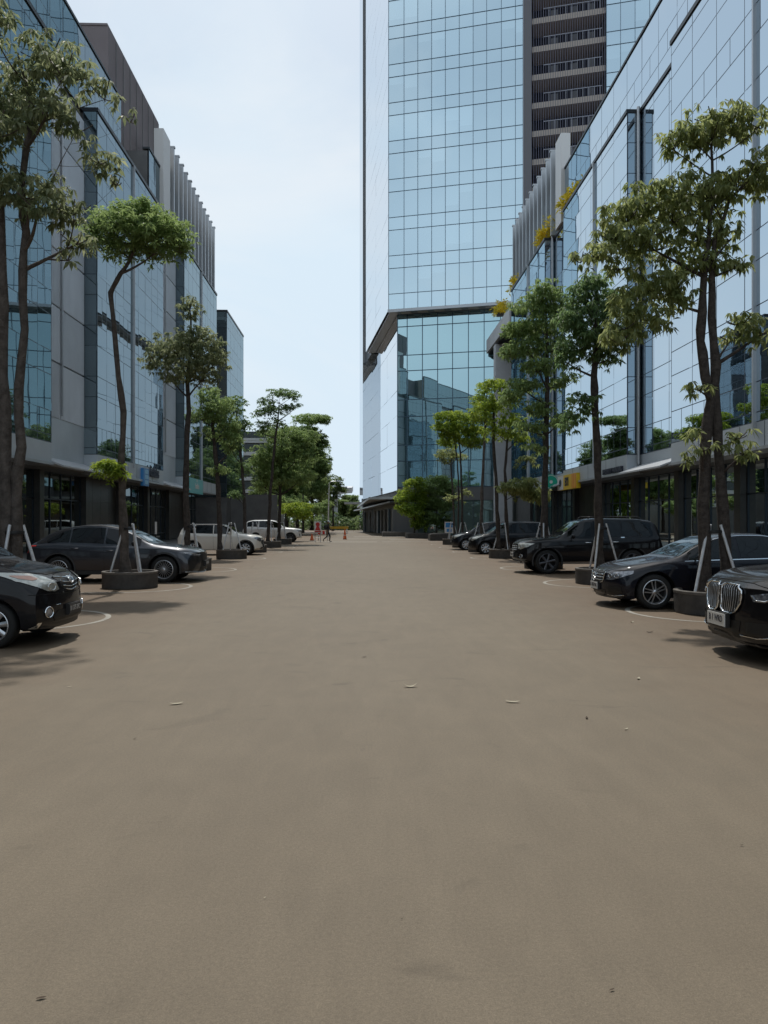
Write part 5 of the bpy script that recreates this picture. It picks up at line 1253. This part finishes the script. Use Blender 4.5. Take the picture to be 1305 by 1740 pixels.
# distant trees
for k in range(9):
    px = 556 + k*17 + (k*7)%9; Y_ = 165 + (k*13)%28; top = [842,846,838,850,846,838,836,842,840][k]
    tree('distant_tree', f'{["rounded","broad","tall","low","dark","bushy","flat topped","pale","spreading"][k]} far tree at the end of the street, number {k+1} from the left' if False else
        ['rounded far tree at the left of the elevated road', 'broad far tree under the end of the elevated road', 'tall far tree right of the elevated road', 'low far tree above the orange cone', 'dark far tree left of the pavilion canopy',
         'bushy far tree behind the pavilion canopy tip', 'flat topped far tree above the pavilion roof', 'pale far tree near the base of the pale tower side', 'spreading far tree close to the tower corner'][k],
        [[(px,895,.5),(px,870,.4),(px,855,.2)]], [(px,top+8,12,8),(px-7,top+20,13,10),(px+8,top+20,13,10),(px,top+34,16,10)], Y_, 'leaf_far', ln=.55, dens=150, group='distant trees at the end of the street', seed=70+k)
hd = MB(); w_ = []
rnd = random.Random(3)
for k in range(4200): 
    x = rnd.uniform(-26, 14); w_.append((Vector((x, 150+rnd.uniform(-6,6)+abs(x)*.2, rnd.uniform(.2, 3.2+math.sin(x*.7)*.8))), rnd.uniform(.7,1.3), rnd.uniform(.1,.6)))
leaves(hd, w_, 6, .36, .12, .4, 5); tag(hd.build('undergrowth', M['leaf_far'], smooth='raw'), 'dark mass of undergrowth far down the street under the trees', 'undergrowth', kind='stuff')
# plants on the bay tops of the right building
for k, (px, py, s_, lab, X_) in enumerate([(930,408,20,'bright yellow green plant on the corner of the third right bay roof',14.8),(973,322,17,'yellow plant behind the dark parapet of the second right bay',15.0),(850,524,20,'yellow green plant spilling over the far end block',14.9),(879,472,16,'small yellow plant at the far end of the third right bay',14.9)]):
    Y_ = YX(px, X_); c_ = at(px, py, Y_)
    t = thing('roof_plant', lab, 'plant', (c_.x, c_.y, ZT+.2), 0, 'yellow plants on the bay roofs')
    pm = MB(); pm.box((-.35,-.35,0),(.35,.35,.30)); pm.build('planter_box', M['planter'], t)
    lm_ = MB(); w_ = [(Vector((rnd.gauss(0,.30),rnd.gauss(0,.9),.3+rnd.uniform(0,.9))), rnd.uniform(.9,1.6), rnd.uniform(.2,.9)) for _ in range(70)]
    leaves(lm_, w_, 7, .42, .06, -.35, 80+k); lm_.build('leaves', M['leaf_yellow'], t, smooth='raw')

# ------------------------------------------------------------------ signs
def wall_sign(name, label, px0, px1, py0, py1, X_, s, bm, th=.12):
    """a sign board on the street face; px0 nearer to the camera than px1"""
    y0, y1 = sorted((YX(px0, s*X_), YX(px1, s*X_))); z1 = at(px0, py0, YX(px0, s*X_)).z; z0 = at(px0, py1, YX(px0, s*X_)).z
    t = thing(name, label, 'sign', (s*X_, (y0+y1)/2, (z0+z1)/2)); hy, hz = (y1-y0)/2, (z1-z0)/2
    mb = MB(); mb.box((-th/2, -hy, -hz), (th/2, hy, hz)); mb.build('board', bm, t)
    return t, hy, hz
def face_m(s, x, y, z): return basis((x, y, z), (0, -s*1.0, 0) if s > 0 else (0, 1, 0), (0,0,1))
XS = XB - .02
t, hy, hz = wall_sign('blue_sign', 'upright blue sign panel beside dark lettering on the left fascia', 241.5, 250.5, 795, 825, XS-.1, -1, M['blue_s'], .2)
for k in range(3):
    mb = MB(); mb.box((.10, -hy*.5, -hz*.8+k*hz*.6), (.115, hy*.7, -hz*.8+k*hz*.6+hz*.45)); mb.build('pale_stripe', M['blue2'], t)
t = thing('wall_lettering', 'dark blue lettering on the grey fascia beside the blue panel', 'sign', at(261, 806, YX(261, -(XS-.02))))
text_mesh('lettering', 'kolabs', 1.05, M['ink'], t, face_m(-1, .06, 0, .12), .03, .85, bold=.02)
mb = MB(); mb.box((.02, -1.1, -.62), (.06, 1.15, -.48)); mb.build('underline', M['ink'], t)
t, hy, hz = wall_sign('teal_sign', 'white lettered teal sign on the farther left fascia', 320.5, 343, 811, 837, XS-.1, -1, M['teal_s'], .2)
text_mesh('lettering', 'families', .62, M['white'], t, face_m(-1, .105, .2, 0), .01, .8, bold=.02); 
mb = MB(); mb.lathe([(.001,0),(.14,0)], (0,0,0), 'z', 16); mb.v = [(.112, a+.1, b+.48) for a, b, c_ in mb.v]; mb.build('dot', M['white'], t)
t, hy, hz = wall_sign('yellow_sign', 'yellow and white shop sign with orange stripes on the right fascia', 983, 951, 803, 829, XS-.1, 1, M['yellow'], .3)
mb = MB(); mb.box((-.16, hy*.35, -hz+.02), (-.152, hy-.01, hz-.02)); mb.build('white_panel', M['white'], t)
mb = MB(); mb.lathe([(.001,0),(.26,0)], (0,0,0), 'z', 20); mb.v = [(-.165, a*1.3+hy*.68, b) for a, b, c_ in mb.v]; mb.build('emblem', M['ink'], t)
text_mesh('lettering', 'ERYI', .8, M['ink'], t, face_m(1, -.165, -.05, 0), .01, .62, bold=.02)
for k in range(3):
    mb = MB(); mb.box((-.16, -hy+.15+k*.38, -hz+.02), (-.153, -hy+.30+k*.38, hz-.02)); mb.build('orange_stripe', M['orange'], t)
cc = at(936, 819, YX(936, XS-.5)); t = thing('round_sign', 'round green shop sign standing out from the right fascia', 'sign', cc)
mb = MB(); mb.lathe([(.001,-.08),(.52,-.08),(.55,-.05),(.55,.05),(.52,.08),(.001,.08)], (0,0,0), 'y', 32); mb.build('disc', M['green_s'], t, smooth=True, angle=30)
mb = MB(); mb.lathe([(.46,-.088),(.48,-.090),(.50,-.088)], (0,0,0), 'y', 32); mb.build('ring', M['white'], t)
mb = MB(); mb.lathe([(.001,-.095),(.12,-.093)], (0,0,0), 'y', 24); mb.build('emblem', M['white'], t)
mb = MB(); mb.box((.5,-.03,-.03),(.62,.03,.03)); mb.build('bracket', M['pale'], t)
t = thing('wall_lettering', 'row of small dark letters on the right fascia above the off-roader', 'sign', at(1041, 800, YX(1041, XS-.03)))
text_mesh('lettering', 'PRIORITY BANKING', .38, M['ink'], t, face_m(1, -.02, 0, 0), .03, 1.02, bold=.022)
# small white notice by the left shop wall
c_ = at(265, 893, YX(265, -12.6)); t = thing('notice_stand', 'small white notice standing against the dark left shop wall', 'notice', (c_.x, c_.y, .16))
mb = MB(); mb.box((-.02,-.17,.75),(.02,.17,1.5)); mb.build('board', M['white'], t); mb = MB(); mb.tube([(0,0,0),(0,0,.75)], .025, 8); mb.lathe([(.001,.0),(.18,.0),(.18,.02),(.001,.03)], (0,0,0), 'z', 20); mb.build('stand', M['black'], t)

# ------------------------------------------------------------------ far end of the street: sign, person, cones, lamp post
g_ = G(540, 921)
t = thing('warning_sign', 'red and white board on a low stand in the middle of the far street', 'sign', g_)
mb = MB(); mb.box((-.28,-.02,.75),(.28,.02,1.68)); mb.build('board', M['white'], t)
mb = MB(); mb.lathe([(.001,0),(.17,0)], (0,0,0), 'z', 20); mb.v = [(a, -.03, b*1.0+1.44) for a, b, c_ in mb.v]; mb.build('red_symbol', M['red'], t)
mb = MB(); mb.face([(-.22,-.03,.95),(.22,-.03,.95),(.10,-.03,1.28),(-.10,-.03,1.28)]); mb.face([(-.25,-.031,.8),(.25,-.031,.8),(.25,-.031,.90),(-.25,-.031,.90)]); mb.build('red_symbol', M['red'], t)
mb = MB()
for x in (-.22, .22): mb.tube([(x,-.16,0),(x,0,.8)], .02, 6); mb.tube([(x,.2,0),(x,0,.8)], .02, 6)
mb.tube([(-.22,-.1,.35),(.22,-.1,.35)], .015, 6); mb.build('stand', M['rail'], t)
def cone(px, py, lab, h=.75):
    t = thing('traffic_cone', lab, 'traffic cone', G(px, py), 0, 'orange traffic cones')
    mb = MB(); mb.lathe([(.17,.03),(.035,h),(.001,h)], (0,0,0), 'z', 20); mb.build('cone', M['orange'], t, smooth=True, angle=50)
    mb = MB(); mb.lathe([(.125,h*.36),(.088,h*.60)], (0,0,0), 'z', 20); mb.build('reflective_band', M['white'], t, smooth=True)
    mb = MB(); mb.box((-.2,-.2,0),(.2,.2,.035)); mb.build('base', M['black'], t)
cone(586, 916.5, 'tall orange traffic cone standing alone to the right of the walking person', 1.0)
cone(530, 918.5, 'orange traffic cone at the left end of the stop line', .6)
t = thing('barrier', 'low yellow barrier across the far street behind the walking person', 'barrier', G(572, 907))
mb = MB(); mb.box((-1.6,-.05,.65),(1.6,.05,1.0)); mb.build('board', M['yline'], t); mb = MB()
for x in (-1.4, 1.4): mb.box((x-.06,-.3,0),(x+.06,.3,.66))
mb.build('legs', M['white'], t)
t = thing('lamp_post', 'thin white lamp post at the far end of the street', 'street lamp', G(557.5, 912))
mb = MB(); mb.tube([(0,0,0),(.05,0,3),(.12,0,5.9)], [.09,.07,.05], 10); mb.build('post', M['white'], t, smooth=True); mb = MB(); mb.tube([(.12,0,5.85),(.3,0,6.05),(.9,0,6.1)], .04, 8); mb.box((.8,-.1,6.04),(1.3,.1,6.14)); mb.build('lamp_head', M['pale'], t)
t = thing('lamp_post', 'thin grey post added for a reflected line on the pale tower side', 'street lamp', G(641, 899))  # added post, stands in for a thin reflection in the tower face
mb = MB(); h = at(641, 773, G(641,899).y).z; mb.tube([(0,0,0),(0,0,h)], [.09,.05], 8); mb.tube([(0,0,h),(-.9,0,h+.1)], .035, 8); mb.build('post', M['rail'], t, smooth=True); mb = MB(); mb.box((-1.3,-.1,h+.05),(-.85,.1,h+.14)); mb.build('lamp_head', M['pale'], t)
t = thing('blue_notice', 'small blue and white notice on a post beside the last right planter', 'sign', G(763, 922))
mb = MB(); mb.box((-.35,-.02,.75),(.35,.02,1.65)); mb.build('board', M['white'], t); mb = MB(); mb.box((-.28,-.03,1.2),(.28,-.021,1.58)); mb.box((-.2,-.03,.85),(.2,-.021,1.1)); mb.build('blue_panel', M['blue_s'], t); mb = MB(); mb.tube([(0,0,0),(0,0,.75)], .03, 8); mb.build('post', M['rail'], t)
t = thing('traffic_mirror', 'small round red rimmed sign on a post behind the white off-road car', 'sign', G(465, 906))
mb = MB(); z = 3.9; mb.lathe([(.001,-.02),(.42,-.02),(.42,.02),(.001,.02)], (0,0,z), 'y', 28); mb.build('disc', M['white'], t); mb = MB(); mb.lathe([(.32,-.03),(.44,-.03)], (0,0,z), 'y', 28); mb.build('red_rim', M['red'], t); mb = MB(); mb.tube([(0,.05,0),(0,.05,z+.3)], .05, 8); mb.build('post', M['rail'], t)
# far parked vehicle glimpsed under the trees
# ------------------------------------------------------------------ walking person
def person(px, py, H=1.72):
    org = G(px, py); t = thing('person', 'person in dark clothes and a pale cap walking across the far end of the street', 'person', org)
    J = {'pelvis':(0,0,.93,.14),'spine':(.02,0,1.12,.135),'chest':(.03,0,1.32,.155),'neck':(.05,0,1.47,.055),'head0':(.07,0,1.56,.075),'head1':(.08,0,1.64,.095),'head2':(.07,0,1.71,.05),
      'shl':(.03,.17,1.40,.06),'ell':(.14,.22,1.15,.042),'wrl':(.30,.20,.98,.028),'shr':(.03,-.17,1.40,.06),'elr':(-.12,-.22,1.15,.042),'wrr':(-.05,-.24,.90,.028),
      'hil':(.02,.09,.88,.10),'knl':(.20,.09,.50,.065),'anl':(.16,.09,.10,.042),'tol':(.34,.09,.05,.035),'hir':(-.02,-.09,.88,.10),'knr':(-.02,-.09,.48,.065),'anr':(-.34,-.09,.22,.042),'tor':(-.30,-.09,.06,.035)}
    E = [('pelvis','spine'),('spine','chest'),('chest','neck'),('neck','head0'),('head0','head1'),('head1','head2'),('chest','shl'),('shl','ell'),('ell','wrl'),('chest','shr'),('shr','elr'),('elr','wrr'),
      ('pelvis','hil'),('hil','knl'),('knl','anl'),('anl','tol'),('pelvis','hir'),('hir','knr'),('knr','anr'),('anr','tor')]
    for sd_, w in (('l','wrl'),('r','wrr')):
        wx, wy, wz, _ = J[w]; d = Vector((.6,0,-.8)) if sd_ == 'l' else Vector((.15,0,-1)); d.normalize()
        J['pa'+sd_] = (wx+d.x*.07, wy, wz+d.z*.07, .030); E.append((w,'pa'+sd_))
        for k in range(4):
            ln = [.075,.085,.08,.06][k]; yy = (k-1.5)*.018
            J[f'f{k}{sd_}'] = (wx+d.x*(.10+ln*.5), wy+yy, wz+d.z*(.10+ln*.5), .009); J[f'g{k}{sd_}'] = (wx+d.x*(.10+ln)+.01, wy+yy, wz+d.z*(.10+ln), .007)
            E += [('pa'+sd_, f'f{k}{sd_}'), (f'f{k}{sd_}', f'g{k}{sd_}')]
        J['t'+sd_] = (wx+d.x*.08+.035, wy+.01, wz+d.z*.07, .010); E.append((w,'t'+sd_))
    names = list(J); me = bpy.data.meshes.new('body'); me.from_pydata([J[n][:3] for n in names], [(names.index(a), names.index(b)) for a, b in E], [])
    o = bpy.data.objects.new('body', me); C.objects.link(o); sk = o.modifiers.new('s', 'SKIN'); 
    for i, n in enumerate(names): me.skin_vertices[0].data[i].radius = (J[n][3],)*2
    me.skin_vertices[0].data[0].use_root = True
    sb = o.modifiers.new('u', 'SUBSURF'); sb.levels = 1; sb.render_levels = 1
    bpy.context.view_layer.update()
    me2 = bpy.data.meshes.new_from_object(o.evaluated_get(bpy.context.evaluated_depsgraph_get())); bpy.data.objects.remove(o)
    cl, skn = mat('dark_clothes', (.022,.022,.028), .9), mat('skin', (.30,.17,.11), .6); me2.materials.clear(); me2.materials.append(cl); me2.materials.append(skn)
    for p in me2.polygons:
        c_ = p.center; p.use_smooth = True
        if c_.z > 1.50 or (abs(c_.y) > .15 and c_.z < 1.0): p.material_index = 1
    b = bpy.data.objects.new('body', me2); C.objects.link(b); b.parent = t
    mb = MB(); rows = [[(.07+r_*math.cos(a)*1.1, r_*math.sin(a), z) for a in [2*math.pi*k/18 for k in range(18)]] for r_, z in ((.102,1.66),(.10,1.70),(.07,1.755),(.01,1.77))]; mb.grid(rows, True)
    mb.box((.14,-.06,1.655),(.24,.06,1.67)); mb.build('cap', M['pale'], t, smooth=True)
    mb = MB(); mb.tube([(-.13,0,1.02),(-.17,0,1.15),(-.17,0,1.32),(-.12,0,1.42)], [.09,.14,.14,.08], 12); mb.build('backpack', M['black'], t, smooth=True)
    mb = MB(); mb.box((.165,-.012,1.60),(.19,.012,1.635)); mb.build('nose', skn, t)
    for q in (-.1, .1):
        pass
    return t
person(556.5, 921.5)

# ------------------------------------------------------------------ litter
M['leaf_dry'] = mat('dry_leaf', (.42,.38,.28), .8); M['leaf_brown'] = mat('brown_leaf', (.06,.04,.025), .85)
def dry_leaf(px, py, ln, lab, m='leaf_dry', a=0.3, curl=.35):
    g_ = G(px, py); mb = MB(); rows = []
    for k in range(7):
        t = k/6; w = ln*.17*math.sin(math.pi*min(1, t*.92+.05))**.8; x = (t-.5)*ln; z = .006 + curl*ln*(abs(t-.5)*1.6)**2*.6
        rows.append([(x, -w, z+w*.2), (x, 0, z), (x, w, z+w*.22)])
    mb.grid(rows)
    o = mb.build('fallen_leaf', M[m], smooth=True, loc=g_); o.rotation_euler = (0, 0, a); tag(o, lab, 'leaf', 'fallen leaves on the asphalt')
for L_ in [(697,1168,.14,'pale curled leaf lying in the middle of the street','leaf_dry',.05,.7),(300,1197,.12,'pale leaf on the left part of the asphalt','leaf_dry',.4,.3),(871,1194,.13,'pale leaf right of the middle of the street','leaf_dry',-.2,.3),
    (619,1117,.07,'tiny dark leaf just above the middle of the picture','leaf_brown',.5,.3),(229,1256,.03,'tiny black leaf low on the left asphalt','leaf_brown',.9,.3),(459,987,.14,'small pale leaf far up the street left of centre','leaf_dry',.1,.3),
    (1074,1058,.10,'white scrap of leaf beside the right painted arc','leaf_dry',.8,.4),(1104,1075,.12,'brown leaf below the right painted arc','leaf_brown',.2,.4),(1085,1154,.09,'small pale leaf under the saloon on the right asphalt','leaf_dry',1.1,.3),
    (1040,1684,.022,'dark leaf near the bottom edge on the right','leaf_brown',.4,.2),(1260,1438,.022,'dark leaf at the lower right of the asphalt','leaf_brown',.2,.2),(70,1698,.035,'flat dark leaf in the bottom left corner','leaf_brown',.3,.05),
    (118,1168,.05,'pale speck of leaf low on the left in front of the people carrier','leaf_dry',.3,.3),(430,965,.18,'long pale leaf beyond the cream hatchback','leaf_dry',.3,.3),(997,1221,.06,'small brown leaf right of the pale one','leaf_brown',1.3,.3),
    (683,1563,.014,'tiny dark leaf low in the middle of the picture','leaf_brown',.2,.2),(450,1527,.014,'tiny pale leaf low left of the middle','leaf_dry',.7,.2),(1064,1240,.05,'pale fleck on the right asphalt','leaf_dry',.7,.3)]:
    dry_leaf(*L_)

t = thing('barrier', 'short red and white barrier between the warning board and the walking person', 'barrier', G(549, 918.5))
mb = MB(); mb.box((-.45,-.03,.55),(.45,.03,.85)); mb.build('board', M['red'], t)
mb = MB(); mb.box((-.25,-.035,.56),(-.05,.035,.84)); mb.build('white_stripe', M['white'], t); mb = MB(); mb.box((.15,-.035,.56),(.35,.035,.84)); mb.build('white_stripe', M['white'], t)
for x in (-.4, .4):
    mb = MB(); mb.box((x-.03,-.2,0),(x+.03,.2,.55)); mb.build('leg', M['white'], t)
for k, (px, Y_, bl) in enumerate([(452, 88, [(452,800,22,26),(440,835,18,18),(462,850,20,14)]), (566, 112, [(566,820,16,14),(575,835,14,12),(560,850,16,14)]), (515, 92, [(512,868,24,14),(536,866,20,12),(500,850,20,14),(552,860,12,12)])]):
    tree('roadside_tree', ['leafy green tree before the low grey building', 'small tree beside the elevated road piers', 'low spreading tree closing the gap under the big dark trees'][k], [[(px,905,.4),(px,870,.3),(px,840,.2)]], bl, Y_, ['leaf_green','leaf_far','leaf_green'][k], ln=.28, dens=100, group='big trees at the end of the street', seed=90+k)
